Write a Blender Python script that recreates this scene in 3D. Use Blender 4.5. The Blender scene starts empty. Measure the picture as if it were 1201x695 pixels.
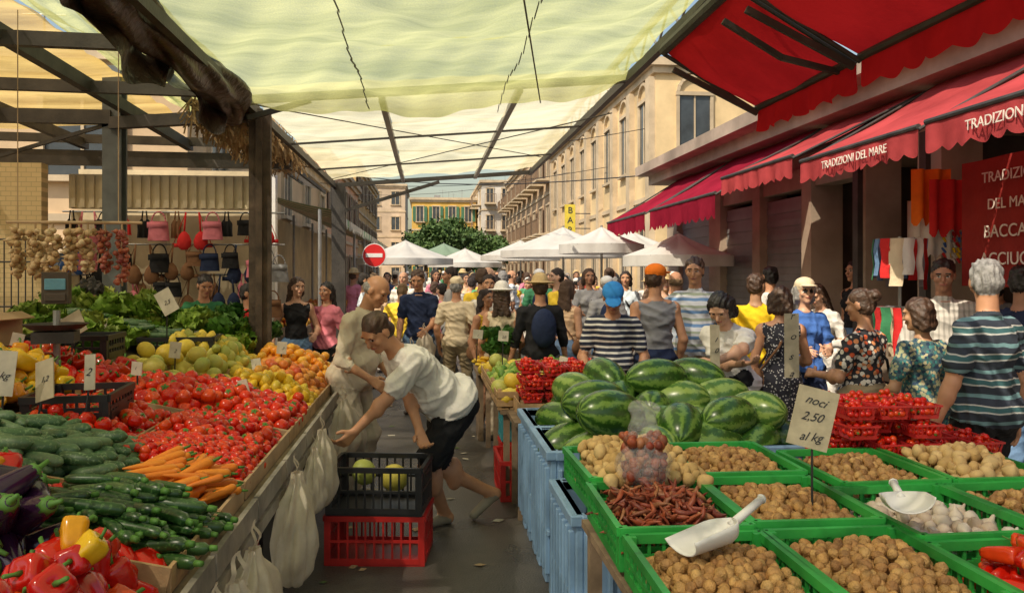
import bpy, math, random
import numpy as np
from mathutils import Vector, Matrix, Euler
random.seed(7); rng=np.random.default_rng(7)
U=random.uniform
A=math.radians(6.1); CA,SA=math.cos(A),math.sin(A)
def at(b,d):
    cx=(b-600)/940*d
    return (cx*CA+d*SA, -cx*SA+d*CA)
# ---------------------------------------------------------------- materials
def nd(nt,t,**k):
    n=nt.nodes.new(t)
    for a,v in k.items(): setattr(n,a,v)
    return n
def c4(c): return (c[0],c[1],c[2],1)
def newmat(name):
    m=bpy.data.materials.new(name); m.use_nodes=True
    nt=m.node_tree; b=nt.nodes['Principled BSDF']; return m,nt,b
def ramp(nt,fac,stops,interp='LINEAR'):
    r=nd(nt,'ShaderNodeValToRGB'); cr=r.color_ramp; cr.interpolation=interp
    while len(cr.elements)<len(stops): cr.elements.new(.5)
    for e,(p,c) in zip(cr.elements,stops): e.position=p; e.color=c4(c)
    nt.links.new(fac,r.inputs[0]); return r.outputs[0]
def noise(nt,vec,scale,detail=3,rough=.55):
    n=nd(nt,'ShaderNodeTexNoise'); n.inputs['Scale'].default_value=scale; n.inputs['Detail'].default_value=detail
    n.inputs['Roughness'].default_value=rough
    if vec: nt.links.new(vec,n.inputs['Vector'])
    return n.outputs['Fac']
def addbump(nt,b,h,strength,dist=.01):
    bp=nd(nt,'ShaderNodeBump'); bp.inputs['Strength'].default_value=strength; bp.inputs['Distance'].default_value=dist
    nt.links.new(h,bp.inputs['Height']); nt.links.new(bp.outputs[0],b.inputs['Normal'])
def mul(c,k): return tuple(max(0,min(1,x*k)) for x in c)
def mat(name,col,rough=.6,var=.15,scale=6,bump=.15,bscale=60,metal=0,src='Object',dist=.01,spec=.5,col2=None,thr=(.45,.62),gloss_var=0,grime=0):
    m,nt,b=newmat(name)
    tc=nd(nt,'ShaderNodeTexCoord').outputs[src]
    n=noise(nt,tc,scale)
    if col2: out=ramp(nt,n,[(thr[0],mul(col,1)),(thr[1],col2)])
    else: out=ramp(nt,n,[(.3,mul(col,1-var)),(.7,mul(col,1+var))])
    if grime:
        g=ramp(nt,noise(nt,tc,scale*.35,6,.7),[(.35,(1-grime,)*3),(.6,(1,1,1))]); mx=nd(nt,'ShaderNodeMix',data_type='RGBA',blend_type='MULTIPLY'); mx.inputs[0].default_value=1
        nt.links.new(out,mx.inputs[6]); nt.links.new(g,mx.inputs[7]); out=mx.outputs[2]
    nt.links.new(out,b.inputs['Base Color'])
    b.inputs['Roughness'].default_value=rough; b.inputs['Metallic'].default_value=metal
    b.inputs['Specular IOR Level'].default_value=spec
    if gloss_var:
        r=ramp(nt,noise(nt,tc,scale*.5),[(.35,(rough-gloss_var,)*3),(.65,(rough+gloss_var,)*3)]); nt.links.new(r,b.inputs['Roughness'])
    if bump: addbump(nt,b,noise(nt,tc,bscale,4),bump,dist)
    return m
def pmat(name,cols,rough=.35,bump=.1,bscale=60,spec=.5,mottle=.15,dist=.004,speckle=None):
    m,nt,b=newmat(name)
    ar=nd(nt,'ShaderNodeAttribute',attribute_name='rnd'); al=nd(nt,'ShaderNodeAttribute',attribute_name='lp')
    st=[(i/(max(1,len(cols)-1)),c) for i,c in enumerate(cols)] if len(cols)>1 else [(0,cols[0]),(1,cols[0])]
    out=ramp(nt,ar.outputs['Fac'],st)
    nn=noise(nt,al.outputs['Vector'],25)
    mm=ramp(nt,nn,[(.3,(1-mottle,)*3),(.7,(1,)*3)])
    mx=nd(nt,'ShaderNodeMix',data_type='RGBA',blend_type='MULTIPLY'); mx.inputs[0].default_value=1
    nt.links.new(out,mx.inputs[6]); nt.links.new(mm,mx.inputs[7]); o=mx.outputs[2]
    if speckle:
        sp=ramp(nt,noise(nt,al.outputs['Vector'],90),[(.55,(0,0,0)),(.62,(1,1,1))])
        m2=nd(nt,'ShaderNodeMix',data_type='RGBA'); nt.links.new(sp,m2.inputs[0]); nt.links.new(o,m2.inputs[6]); m2.inputs[7].default_value=c4(speckle); o=m2.outputs[2]
    nt.links.new(o,b.inputs['Base Color']); b.inputs['Roughness'].default_value=rough; b.inputs['Specular IOR Level'].default_value=spec
    if bump: addbump(nt,b,noise(nt,al.outputs['Vector'],bscale,3),bump,dist)
    return m
def netmat(name,col,col2,transp=.25,scale=1.5,weave=140,transl=.7,streak=True,bump=.35):
    m=bpy.data.materials.new(name); m.use_nodes=True; nt=m.node_tree; nt.nodes.remove(nt.nodes['Principled BSDF'])
    out=nt.nodes['Material Output']; tc=nd(nt,'ShaderNodeTexCoord').outputs['Object']
    mp=nd(nt,'ShaderNodeMapping'); mp.inputs['Scale'].default_value=(.5,2.4,1) if streak else (1,1,1); nt.links.new(tc,mp.inputs[0])
    c=ramp(nt,noise(nt,mp.outputs[0],scale,9,.62),[(.36,col2),(.62,col)])
    w=nd(nt,'ShaderNodeTexNoise'); w.inputs['Scale'].default_value=weave; nt.links.new(tc,w.inputs['Vector'])
    tl=nd(nt,'ShaderNodeBsdfTranslucent'); df=nd(nt,'ShaderNodeBsdfDiffuse'); tp=nd(nt,'ShaderNodeBsdfTransparent')
    bp=nd(nt,'ShaderNodeBump'); bp.inputs['Strength'].default_value=bump; bp.inputs['Distance'].default_value=.03; nt.links.new(noise(nt,mp.outputs[0],5,6,.6),bp.inputs['Height'])
    nt.links.new(c,tl.inputs[0]); nt.links.new(c,df.inputs[0]); nt.links.new(bp.outputs[0],df.inputs['Normal']); nt.links.new(bp.outputs[0],tl.inputs['Normal'])
    a=nd(nt,'ShaderNodeMixShader'); a.inputs[0].default_value=transl; nt.links.new(df.outputs[0],a.inputs[1]); nt.links.new(tl.outputs[0],a.inputs[2])
    f=ramp(nt,w.outputs['Fac'],[(.35,(transp*.7,)*3),(.65,(transp*1.3,)*3)])
    b=nd(nt,'ShaderNodeMixShader'); nt.links.new(f,b.inputs[0]); nt.links.new(a.outputs[0],b.inputs[1]); nt.links.new(tp.outputs[0],b.inputs[2])
    nt.links.new(b.outputs[0],out.inputs[0]); return m
def fabric_awning(name,col,transl=.35,var=.12):
    return netmat(name,mul(col,1+var),mul(col,1-var),transp=0.0,scale=1.2,weave=50,transl=transl,streak=False)
def stripes(name,stops,freq,axis='Z',rough=.85,distort=0):
    m,nt,b=newmat(name); tc=nd(nt,'ShaderNodeTexCoord').outputs['Object']
    s=nd(nt,'ShaderNodeSeparateXYZ'); nt.links.new(tc,s.inputs[0])
    a=nd(nt,'ShaderNodeMath',operation='MULTIPLY'); a.inputs[1].default_value=freq; nt.links.new(s.outputs[axis],a.inputs[0])
    nn=nd(nt,'ShaderNodeMath',operation='MULTIPLY_ADD'); nt.links.new(noise(nt,tc,5,2),nn.inputs[0]); nn.inputs[1].default_value=.35+distort; nt.links.new(a.outputs[0],nn.inputs[2])
    f=nd(nt,'ShaderNodeMath',operation='FRACT'); nt.links.new(nn.outputs[0],f.inputs[0])
    nt.links.new(ramp(nt,f.outputs[0],stops,'CONSTANT'),b.inputs['Base Color']); b.inputs['Roughness'].default_value=rough
    addbump(nt,b,noise(nt,tc,9,3),.6,.02); return m
def blobs(name,base,cols,scale=22,rough=.85,size=.45):
    m,nt,b=newmat(name); tc=nd(nt,'ShaderNodeTexCoord').outputs['Object']
    v=nd(nt,'ShaderNodeTexVoronoi'); v.inputs['Scale'].default_value=scale; nt.links.new(tc,v.inputs['Vector'])
    sx=nd(nt,'ShaderNodeSeparateXYZ'); nt.links.new(v.outputs['Color'],sx.inputs[0])
    cc=ramp(nt,sx.outputs[0],[(i/len(cols),c) for i,c in enumerate(cols)],'CONSTANT')
    msk=ramp(nt,v.outputs['Distance'],[(size,(1,1,1)),(size+.03,(0,0,0))])
    mx=nd(nt,'ShaderNodeMix',data_type='RGBA'); nt.links.new(msk,mx.inputs[0]); mx.inputs[6].default_value=c4(base); nt.links.new(cc,mx.inputs[7])
    nt.links.new(mx.outputs[2],b.inputs['Base Color']); b.inputs['Roughness'].default_value=rough
    addbump(nt,b,noise(nt,tc,9,3),.6,.02); return m
def cloth(name,col,var=.1,bump=.6): return mat(name,col,.85,var,7,bump,9,dist=.03,spec=.2)
def randcloth(name,cols,mulf):
    m,nt,b=newmat(name); oi=nd(nt,'ShaderNodeObjectInfo')
    f=nd(nt,'ShaderNodeMath',operation='MULTIPLY'); f.inputs[1].default_value=mulf; nt.links.new(oi.outputs['Random'],f.inputs[0])
    g=nd(nt,'ShaderNodeMath',operation='FRACT'); nt.links.new(f.outputs[0],g.inputs[0])
    nt.links.new(ramp(nt,g.outputs[0],[(i/len(cols),c) for i,c in enumerate(cols)],'CONSTANT'),b.inputs['Base Color']); b.inputs['Roughness'].default_value=.85
    tc=nd(nt,'ShaderNodeTexCoord').outputs['Object']; addbump(nt,b,noise(nt,tc,9,3),.6,.03); return m
# ---------------------------------------------------------------- mesh helpers
def link(o,parent=None):
    bpy.context.scene.collection.objects.link(o)
    if parent: o.parent=parent
    return o
def qmesh(name,V,Q,mi=None,mats=(),smooth=True,attrs=None,parent=None,addobj=True):
    V=np.asarray(V,np.float32); Q=np.asarray(Q,np.int32)
    me=bpy.data.meshes.new(name); me.vertices.add(len(V)); me.vertices.foreach_set('co',V.ravel())
    me.loops.add(Q.size); me.loops.foreach_set('vertex_index',Q.ravel())
    me.polygons.add(len(Q)); me.polygons.foreach_set('loop_start',np.arange(0,Q.size,4,dtype=np.int32))
    for m in mats: me.materials.append(m)
    if mi is not None: me.polygons.foreach_set('material_index',np.asarray(mi,np.int32))
    me.polygons.foreach_set('use_smooth',np.full(len(Q),smooth))
    if attrs:
        for k,(ty,dat) in attrs.items():
            a=me.attributes.new(k,ty,'POINT')
            a.data.foreach_set('vector' if ty=='FLOAT_VECTOR' else 'value',np.asarray(dat,np.float32).ravel())
    me.update(calc_edges=True)
    if not addobj: return me
    return link(bpy.data.objects.new(name,me),parent)
class MB:
    def __init__(s): s.V=[];s.F=[];s.M=[]
    def add(s,vs,fs,m):
        o=len(s.V); s.V+= [tuple(v) for v in vs]; s.F+=[tuple(i+o for i in f) for f in fs]; s.M+=[m]*len(fs)
    def box(s,c,d,m=0,R=None):
        c=Vector(c); vs=[]
        for x in(-.5,.5):
            for y in(-.5,.5):
                for z in(-.5,.5):
                    p=Vector((x*d[0],y*d[1],z*d[2]))
                    if R is not None: p=R@p
                    vs.append(c+p)
        s.add(vs,[(0,1,3,2),(4,6,7,5),(0,4,5,1),(2,3,7,6),(0,2,6,4),(1,5,7,3)],m)
    def b2(s,x0,x1,y0,y1,z0,z1,m=0): s.box(((x0+x1)/2,(y0+y1)/2,(z0+z1)/2),(x1-x0,y1-y0,z1-z0),m)
    def tube(s,a,b,r1,r2=None,seg=8,m=0):
        a=Vector(a);b=Vector(b);r2=r1 if r2 is None else r2
        d=(b-a).normalized(); t=Vector((0,0,1)) if abs(d.z)<.9 else Vector((1,0,0)); x=d.cross(t).normalized(); y=d.cross(x)
        vs=[]
        for p,r in((a,r1),(b,r2)):
            for i in range(seg):
                q=2*math.pi*i/seg; vs.append(p+x*math.cos(q)*r+y*math.sin(q)*r)
        s.add(vs,[(i,(i+1)%seg,seg+(i+1)%seg,seg+i) for i in range(seg)]+[tuple(range(seg-1,-1,-1)),tuple(range(seg,2*seg))],m)
    def beam(s,a,b,w,h,m=0):
        a=Vector(a);b=Vector(b); d=(b-a); L=d.length; d.normalize()
        up=Vector((0,0,1)) if abs(d.z)<.95 else Vector((0,1,0)); x=d.cross(up).normalized(); z=x.cross(d)
        s.box((a+b)/2,(w,L,h),m,Matrix((x,d,z)).transposed())
    def poly(s,vs,m=0): s.add(vs,[tuple(range(len(vs)))],m)
    def grid(s,fn,nu,nv,m=0):
        vs=[fn(i/nu,j/nv) for i in range(nu+1) for j in range(nv+1)]
        s.add(vs,[(i*(nv+1)+j,(i+1)*(nv+1)+j,(i+1)*(nv+1)+j+1,i*(nv+1)+j+1) for i in range(nu) for j in range(nv)],m)
    def lathe(s,c,prof,seg=16,m=0):
        c=Vector(c); vs=[c+Vector((r*math.cos(2*math.pi*i/seg),r*math.sin(2*math.pi*i/seg),z)) for r,z in prof for i in range(seg)]
        s.add(vs,[(k*seg+i,k*seg+(i+1)%seg,(k+1)*seg+(i+1)%seg,(k+1)*seg+i) for k in range(len(prof)-1) for i in range(seg)],m)
    def build(s,name,mats,parent=None,smooth=False,loc=None,rz=0,bevel=0,rot=None):
        me=bpy.data.meshes.new(name); me.from_pydata(s.V,[],s.F)
        for m in (mats if isinstance(mats,(list,tuple)) else [mats]): me.materials.append(m)
        me.polygons.foreach_set('material_index',s.M); me.polygons.foreach_set('use_smooth',[smooth]*len(s.F)); me.update()
        o=link(bpy.data.objects.new(name,me),parent)
        if loc: o.location=loc
        if rz: o.rotation_euler[2]=rz
        if rot: o.rotation_euler=rot
        if bevel:
            b=o.modifiers.new('bev','BEVEL'); b.width=bevel; b.segments=1; b.limit_method='ANGLE'
        return o
def empty(name,loc=(0,0,0),rz=0):
    e=bpy.data.objects.new(name,None); e.location=loc; e.rotation_euler[2]=rz; e.empty_display_size=.2; return link(e)
def text(name,body,size,loc,rot,m,parent=None,ex=.002,shear=0,align='CENTER'):
    c=bpy.data.curves.new(name,'FONT'); c.body=body; c.size=size; c.extrude=ex; c.align_x=align; c.align_y='CENTER'; c.shear=shear
    c.materials.append(m); o=link(bpy.data.objects.new(name,c),parent); o.location=loc; o.rotation_euler=rot; return o
# ---------------------------------------------------------------- common mats
M_asph=mat('asphalt',(.115,.104,.09),.36,.4,1.6,.6,90,dist=.01,gloss_var=.16,grime=.5)
M_steel=mat('painted_steel_dark',(.045,.04,.036),.55,.4,5,.3,40)
M_rust=mat('rusty_post',(.09,.062,.042),.8,.5,7,.5,30,grime=.4)
M_galv=mat('galvanised',(.33,.33,.32),.45,.2,4,.1,50,metal=.6)
M_wood=mat('crate_wood',(.5,.32,.16),.75,.3,9,.3,50,grime=.3)
M_wood2=mat('weathered_board',(.27,.19,.12),.85,.35,6,.4,40,grime=.4)
M_white=mat('white_plastic',(.72,.71,.68),.5,.06,6,.05,40)
M_blackp=mat('black_plastic',(.018,.018,.02),.4,.2,6,.1,50)
M_redp=mat('red_plastic',(.52,.02,.016),.42,.18,6,.1,50,grime=.35)
M_greenp=mat('green_plastic',(.035,.36,.06),.4,.25,5,.1,50,grime=.35)
M_bluep=mat('blue_plastic',(.26,.43,.65),.5,.22,3,.2,30,grime=.35)
M_card=mat('cardboard',(.45,.31,.18),.85,.15,6,.1,40)
M_paper=mat('price_card',(.62,.57,.46),.8,.18,14,.15,40)
M_pbeige=mat('old_card',(.47,.41,.28),.8,.2,12,.15,40)
M_ink=mat('ink',(.03,.03,.035),.6,.1)
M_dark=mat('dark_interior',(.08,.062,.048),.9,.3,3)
# ---------------------------------------------------------------- ground
g=MB(); g.grid(lambda a,b:(-250+500*a,-60+560*b,0),2,2); g.build('ground',M_asph)
g=MB(); g.b2(3.75,5.6,-2,16,.0,.12); g.build('pavement',mat('paving',(.22,.2,.18),.7,.25,2,.3,30),bevel=.015)
g=MB()
for i in range(60):
    x,y=U(-.65,.65),U(2.5,12); w,l=U(.02,.06),U(.02,.06); a=U(0,6); g.poly([(x+r_*math.cos(a+k)*w,y+r_*math.sin(a+k)*l,.004+.001*k) for k,r_ in ((0,1),(1.5,.8),(3,1),(4.6,.7))],i%3)
g.build('litter',[M_paper,mat('leaf_litter',(.1,.16,.05),.8),M_card])
# ---------------------------------------------------------------- fruit bases
def lathe(prof,seg=10,lob=0,amp=0,axis='z',bend=0,lump=0,seed=0,m=0):
    prof=np.array(prof,float); th=np.arange(seg)*2*np.pi/seg
    r=prof[:,0][:,None]*(1+amp*np.cos(lob*th)[None]); z=np.repeat(prof[:,1][:,None],seg,1)
    V=np.stack([r*np.cos(th),r*np.sin(th),z],-1).reshape(-1,3)
    if lump:
        rr=np.random.default_rng(seed); 
        for k in range(4):
            dvec=rr.normal(size=3); V=V*(1+lump*np.sin(V@dvec*(18/ max(1e-3,np.abs(V).max()))*.12+rr.uniform(0,6)))[:,None]
    if bend: V[:,0]+=bend*(V[:,2]**2)
    Q=[(k*seg+i,k*seg+(i+1)%seg,(k+1)*seg+(i+1)%seg,(k+1)*seg+i) for k in range(len(prof)-1) for i in range(seg)]
    Q=np.array(Q)
    if axis=='x': V=V[:,[2,1,0]]*np.array([1,1,-1])
    return V,Q,np.full(len(Q),m)
def merge(*parts):
    V=[];Q=[];M=[];o=0
    for v,q,m in parts: V.append(v);Q.append(q+o);M.append(m);o+=len(v)
    return np.concatenate(V),np.concatenate(Q),np.concatenate(M)
def sph(r,n=7,sx=1,sz=1): return [(max(1e-4,r*sx*math.sin(math.pi*k/n)),-r*sz*math.cos(math.pi*k/n)) for k in range(n+1)]
def sepals(r,z,l,n=5,m=1,w=.25):
    V=[];Q=[]
    for i in range(n):
        a=2*math.pi*i/n+.2; ca,sa=math.cos(a),math.sin(a); t=(-sa,ca); o=len(V)
        for (d,ww,dz) in((.0,w*.5,.004),(l*.5,w,.006),(l,.02,-.0)):
            V+=[(ca*d+t[0]*ww*l,sa*d+t[1]*ww*l,z+dz),(ca*d-t[0]*ww*l,sa*d-t[1]*ww*l,z+dz)]
        Q+=[(o,o+1,o+3,o+2),(o+2,o+3,o+5,o+4)]
    return np.array(V),np.array(Q),np.full(len(Q),m)
def stem(z0,z1,r,m=1,lean=.0): 
    v,q,mm=lathe([(1e-4,z0),(r*1.6,z0),(r,z0+(z1-z0)*.4),(r*1.1,z1),(1e-4,z1)],6,m=m); v=v.copy(); v[:,0]+=lean*(v[:,2]-z0); return v,q,mm
r=.037; tomato=merge(lathe([(1e-4,-.03),(.02,-.029),(.033,-.018),(r,-.001),(.034,.017),(.023,.027),(.01,.0275),(1e-4,.023)],12,5,.03),sepals(r,.027,.02),stem(.024,.038,.0022))
tomato2=lathe([(1e-4,-.03),(.02,-.029),(.033,-.018),(r,-.001),(.034,.017),(.023,.027),(.01,.0275),(1e-4,.023)],12,4,.05)
r=.017; cherry=merge(lathe(sph(r,6),8),sepals(r,.0155,.009))
cherry2=lathe(sph(r,6,1,1.15),8)
def pepper(sd): return merge(lathe([(1e-4,-.055),(.014,-.058),(.026,-.05),(.034,-.03),(.039,0),(.042,.025),(.038,.043),(.022,.05),(.008,.043),(1e-4,.042)],18,4 if sd%2 else 3,.12,bend=sd*1.6),stem(.042,.075,.005,lean=.4))
peppers=[pepper(0),pepper(1),pepper(-1)]
sweet=[(lambda b:(b[0]*np.array([.9,.9,1.5])*.95,b[1],b[2]))(pepper(k)) for k in(1,-1,2)]
def longv(L,r,bend,tip=.6,seg=10,m=0,lob=0,amp=0): return lathe([(1e-4,-L/2),(r*.55,-L/2+.002),(r*.9,-L/2+.018),(r,-L/4),(r,0),(r*.97,L/4),(r*tip,L/2-.018),(r*.35,L/2-.004),(1e-4,L/2)],seg,lob,amp,'x',m=m)
def bendx(b,k): 
    v,q,m=b; v=v.copy(); v[:,1]+=k*v[:,0]**2; return v,q,m
zuc=[bendx(merge(longv(.2,.021,0,.9,lob=5,amp=.03),lathe([(1e-4,.098),(.011,.098),(.009,.12),(1e-4,.121)],6,axis='x',m=1)),k) for k in(0,.8,-1.2)]
cuc=[bendx(longv(.17,.025,0,.85,lob=6,amp=.03),k) for k in(0,1,-1)]
car=[bendx(merge(lathe([(1e-4,-.09),(.004,-.085),(.012,-.03),(.017,.04),(.018,.07),(.012,.082),(1e-4,.084)],8,axis='x'),lathe([(1e-4,.083),(.006,.083),(.004,.11),(1e-4,.11)],6,axis='x',m=1)),k) for k in(0,.7,-.7)]
egg=[bendx(merge(lathe([(1e-4,-.1),(.03,-.092),(.043,-.06),(.044,-.03),(.033,.03),(.024,.07),(.012,.085),(1e-4,.086)],12,axis='x'),lathe([(1e-4,.087),(.018,.083),(.025,.068),(.024,.069),(.007,.09),(.006,.115),(1e-4,.116)],8,axis='x',m=1)),k) for k in(0,1.2)]
melon=lathe(sph(.075,9,1,1.12),14,10,.015,m=0)
lemon=lathe([(1e-4,-.045),(.006,-.043),(.018,-.034),(.029,-.015),(.031,.005),(.024,.026),(.012,.037),(.006,.044),(1e-4,.045)],10,axis='x')
peach=merge(lathe([(1e-4,-.034),(.018,-.032),(.033,-.012),(.034,.01),(.024,.029),(.008,.033),(1e-4,.027)],12),stem(.026,.036,.0015))
pot=[lathe(sph(.028,7,1,1.25),9,axis='x',lump=.09,seed=i) for i in range(5)]
def walnut(sd):
    v,q,m=lathe(sph(.0185,9,1,1.18),14,axis='x',lob=2,amp=.04); rr=np.random.default_rng(sd); w=np.zeros(len(v))
    for k in range(3): w+=np.sin(v@(rr.normal(size=3)*260)+rr.uniform(0,6))
    return v*(1+.035*w)[:,None],q,m
wal=[walnut(i) for i in range(4)]
garlic=merge(lathe([(1e-4,-.022),(.012,-.024),(.025,-.012),(.027,0),(.02,.015),(.008,.028),(.005,.045),(1e-4,.05)],12,6,.06))
chili=[bendx(lathe([(1e-4,-.05),(.004,-.04),(.009,-.01),(.011,.02),(.008,.035),(.003,.045),(1e-4,.046)],7,3,.3,'x'),k) for k in(6,-9,12)]
wmel=lathe(sph(.125,14,1,1.6),22,axis='x')
def leafsheet(L,W,curl,ruf,seed,n=5,k=4):
    rr=np.random.default_rng(seed); V=[];Q=[]
    for i in range(n+1):
        t=i/n
        for j in range(k+1):
            s=(j/k-.5)*2; w=W*(.35+.9*math.sin(math.pi*min(1,t*.9+.08)))*.5
            V.append((s*w+rr.uniform(-1,1)*ruf*.4,t*L*math.cos(curl*t),math.sin(curl*t)*t*L*.9+abs(s)*W*.15+ruf*math.sin(s*7+seed+t*9)*t+rr.uniform(-1,1)*ruf*.3))
    for i in range(n):
        for j in range(k):
            a=i*(k+1)+j; Q.append((a,a+1,a+k+2,a+k+1))
    return np.array(V),np.array(Q),np.zeros(len(Q),int)
def lettuce(sd,R=.15,n=20):
    ps=[]
    for i in range(n):
        v,q,m=leafsheet(R*U(.8,1.15),R*.8,U(.3,1.3) if i>7 else .2,.018,sd*50+i); a=i*2.4; el=(.15+.07*i)
        Rm=np.array(Euler((min(el,1.35),0,a)).to_matrix()); ps.append((v@Rm.T,q,m))
    return merge(*ps)
lets=[lettuce(i) for i in range(3)]
def rotz(j=3.2,tilt=.25,full=False,yaw=0):
    if full: return Euler((U(-3,3),U(-3,3),U(-3,3)))
    return Euler((U(-tilt,tilt),U(-tilt,tilt),yaw+U(-j,j)))
def heap(name,bases,mats,P,rot=lambda:rotz(),sc=(.9,1.1),parent=None,smooth=True,rev=False):
    if not isinstance(bases,list): bases=[bases]
    Vs=[];Qs=[];Ms=[];L=[];Rn=[];o=0
    for p in P:
        v,q,m=random.choice(bases); s=U(*sc); Rm=np.array(rot().to_matrix())
        Vs.append(v*s@Rm.T+np.array(p)); Qs.append(q+o); Ms.append(m); o+=len(v); rr=random.random()
        L.append(v+rr*7); Rn.append(np.full(len(v),rr))
    return qmesh(name,np.concatenate(Vs),np.concatenate(Qs),np.concatenate(Ms),mats,smooth,{'lp':('FLOAT_VECTOR',np.concatenate(L)),'rnd':('FLOAT',np.concatenate(Rn))},parent)
def patch(x0,x1,y0,y1,zf,sp,layers=2,jit=.22,lift=None,asp=1,mound=0):
    P=[]; lift=lift or sp*.62; ph=U(0,6)
    for k in range(layers):
        ins=k*sp*.55; y=y0+ins+sp*.3; r=0
        while y<y1-ins-sp*.2:
            x=x0+ins+sp*asp*(.3+.5*((r+k)%2))
            while x<x1-ins-sp*asp*.1:
                if k==0 or random.random()<.86:
                    m=mound*(1-((x-(x0+x1)/2)/((x1-x0)/2))**2)*(1-((y-(y0+y1)/2)/((y1-y0)/2))**2) if mound else 0
                    m+=sp*.25*math.sin(x*13+ph)*math.sin(y*11+ph)
                    P.append((x+U(-jit,jit)*sp*asp,y+U(-jit,jit)*sp,zf(x,y)+k*lift+m+U(-.18,.18)*sp))
                x+=sp*asp
            y+=sp*.87; r+=1
    return P
P_tom=pmat('tomato_skin',[(.55,.01,.004),(.75,.018,.006),(.72,.07,.008),(.62,.01,.005)],.18,.02,20)
P_green=pmat('stem_green',[(.06,.18,.02),(.1,.25,.04)],.6)
P_pepr=pmat('pepper_red',[(.55,.008,.005),(.66,.02,.006),(.5,.008,.008),(.7,.1,.01)],.15,.03,12)
P_pepy=pmat('pepper_yellow',[(.78,.43,.01),(.8,.52,.015),(.75,.26,.01)],.18,.03,12)
P_zuc=pmat('zucchini_skin',[(.015,.045,.012),(.02,.07,.015),(.04,.1,.025)],.3,.05,60,speckle=(.07,.15,.04))
P_cuc=pmat('cucumber_skin',[(.04,.1,.035),(.07,.15,.06),(.12,.2,.1)],.45,.3,80,speckle=(.16,.25,.12))
P_car=pmat('carrot_skin',[(.78,.2,.015),(.82,.27,.02)],.45,.2,80)
P_egg=pmat('eggplant_skin',[(.018,.006,.02),(.035,.01,.04)],.15,.02)
P_mel=pmat('melon_skin',[(.72,.5,.05),(.78,.58,.06),(.55,.52,.12),(.35,.42,.08)],.5,.3,60)
P_lem=pmat('lemon_skin',[(.85,.56,.02),(.8,.46,.02),(.66,.52,.05)],.4,.3,120)
P_pea=pmat('peach_skin',[(.82,.32,.03),(.8,.17,.03),(.85,.45,.05),(.6,.07,.02)],.5,.05,mottle=.4)
P_org=pmat('orange_skin',[(.86,.27,.01),(.88,.35,.02),(.85,.48,.05)],.35,.3,140)
P_pot=pmat('potato_skin',[(.64,.43,.17),(.54,.34,.12),(.7,.5,.22)],.8,.3,50,mottle=.3)
P_wal=pmat('walnut_shell',[(.55,.29,.085),(.64,.38,.13),(.4,.19,.06),(.6,.32,.1)],.6,1,110,mottle=.5,dist=.008)
P_gar=pmat('garlic_skin',[(.72,.64,.52),(.62,.5,.38),(.55,.42,.3)],.6,.2,30,mottle=.2)
P_bra=pmat('braid_garlic_skin',[(.68,.47,.24),(.52,.33,.15),(.76,.57,.33)],.6,.3,30,mottle=.35)
P_shal=pmat('shallot_skin',[(.34,.07,.05),(.45,.13,.06),(.25,.05,.05)],.4,.1)
P_chi=pmat('dried_chili',[(.26,.04,.02),(.4,.09,.03),(.15,.02,.015),(.45,.19,.08)],.5,.6,60,mottle=.4)
P_let=pmat('lettuce_leaf',[(.17,.33,.03),(.32,.48,.06),(.08,.22,.02),(.48,.54,.1)],.55,.3,40,mottle=.3)
P_her=pmat('herb_leaf',[(.04,.14,.02),(.07,.2,.03),(.12,.27,.04)],.6,.3,40,mottle=.3)
def wmat():
    m,nt,b=newmat('watermelon_rind'); al=nd(nt,'ShaderNodeAttribute',attribute_name='lp'); ar=nd(nt,'ShaderNodeAttribute',attribute_name='lq'); rn=nd(nt,'ShaderNodeAttribute',attribute_name='rnd')
    s=nd(nt,'ShaderNodeSeparateXYZ'); nt.links.new(ar.outputs['Vector'],s.inputs[0])
    a=nd(nt,'ShaderNodeMath',operation='ARCTAN2'); nt.links.new(s.outputs[1],a.inputs[0]); nt.links.new(s.outputs[2],a.inputs[1])
    n=noise(nt,al.outputs['Vector'],30,6,.75); k=nd(nt,'ShaderNodeMath',operation='MULTIPLY_ADD'); nt.links.new(a.outputs[0],k.inputs[0]); k.inputs[1].default_value=9
    n5=nd(nt,'ShaderNodeMath',operation='MULTIPLY'); nt.links.new(n,n5.inputs[0]); n5.inputs[1].default_value=9; nt.links.new(n5.outputs[0],k.inputs[2])
    sn=nd(nt,'ShaderNodeMath',operation='SINE'); nt.links.new(k.outputs[0],sn.inputs[0])
    mr=nd(nt,'ShaderNodeMath',operation='MULTIPLY_ADD'); nt.links.new(sn.outputs[0],mr.inputs[0]); mr.inputs[1].default_value=.5; mr.inputs[2].default_value=.5
    c1=ramp(nt,mr.outputs[0],[(.25,(.025,.075,.01)),(.55,(.055,.14,.018)),(.9,(.14,.25,.045))]); c2=ramp(nt,mr.outputs[0],[(.2,(.07,.16,.025)),(.8,(.25,.36,.08))])
    f=ramp(nt,rn.outputs['Fac'],[(.5,(0,0,0)),(.8,(1,1,1))]); mx=nd(nt,'ShaderNodeMix',data_type='RGBA'); nt.links.new(f,mx.inputs[0]); nt.links.new(c1,mx.inputs[6]); nt.links.new(c2,mx.inputs[7])
    nt.links.new(mx.outputs[2],b.inputs['Base Color']); b.inputs['Roughness'].default_value=.26; return m
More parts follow.
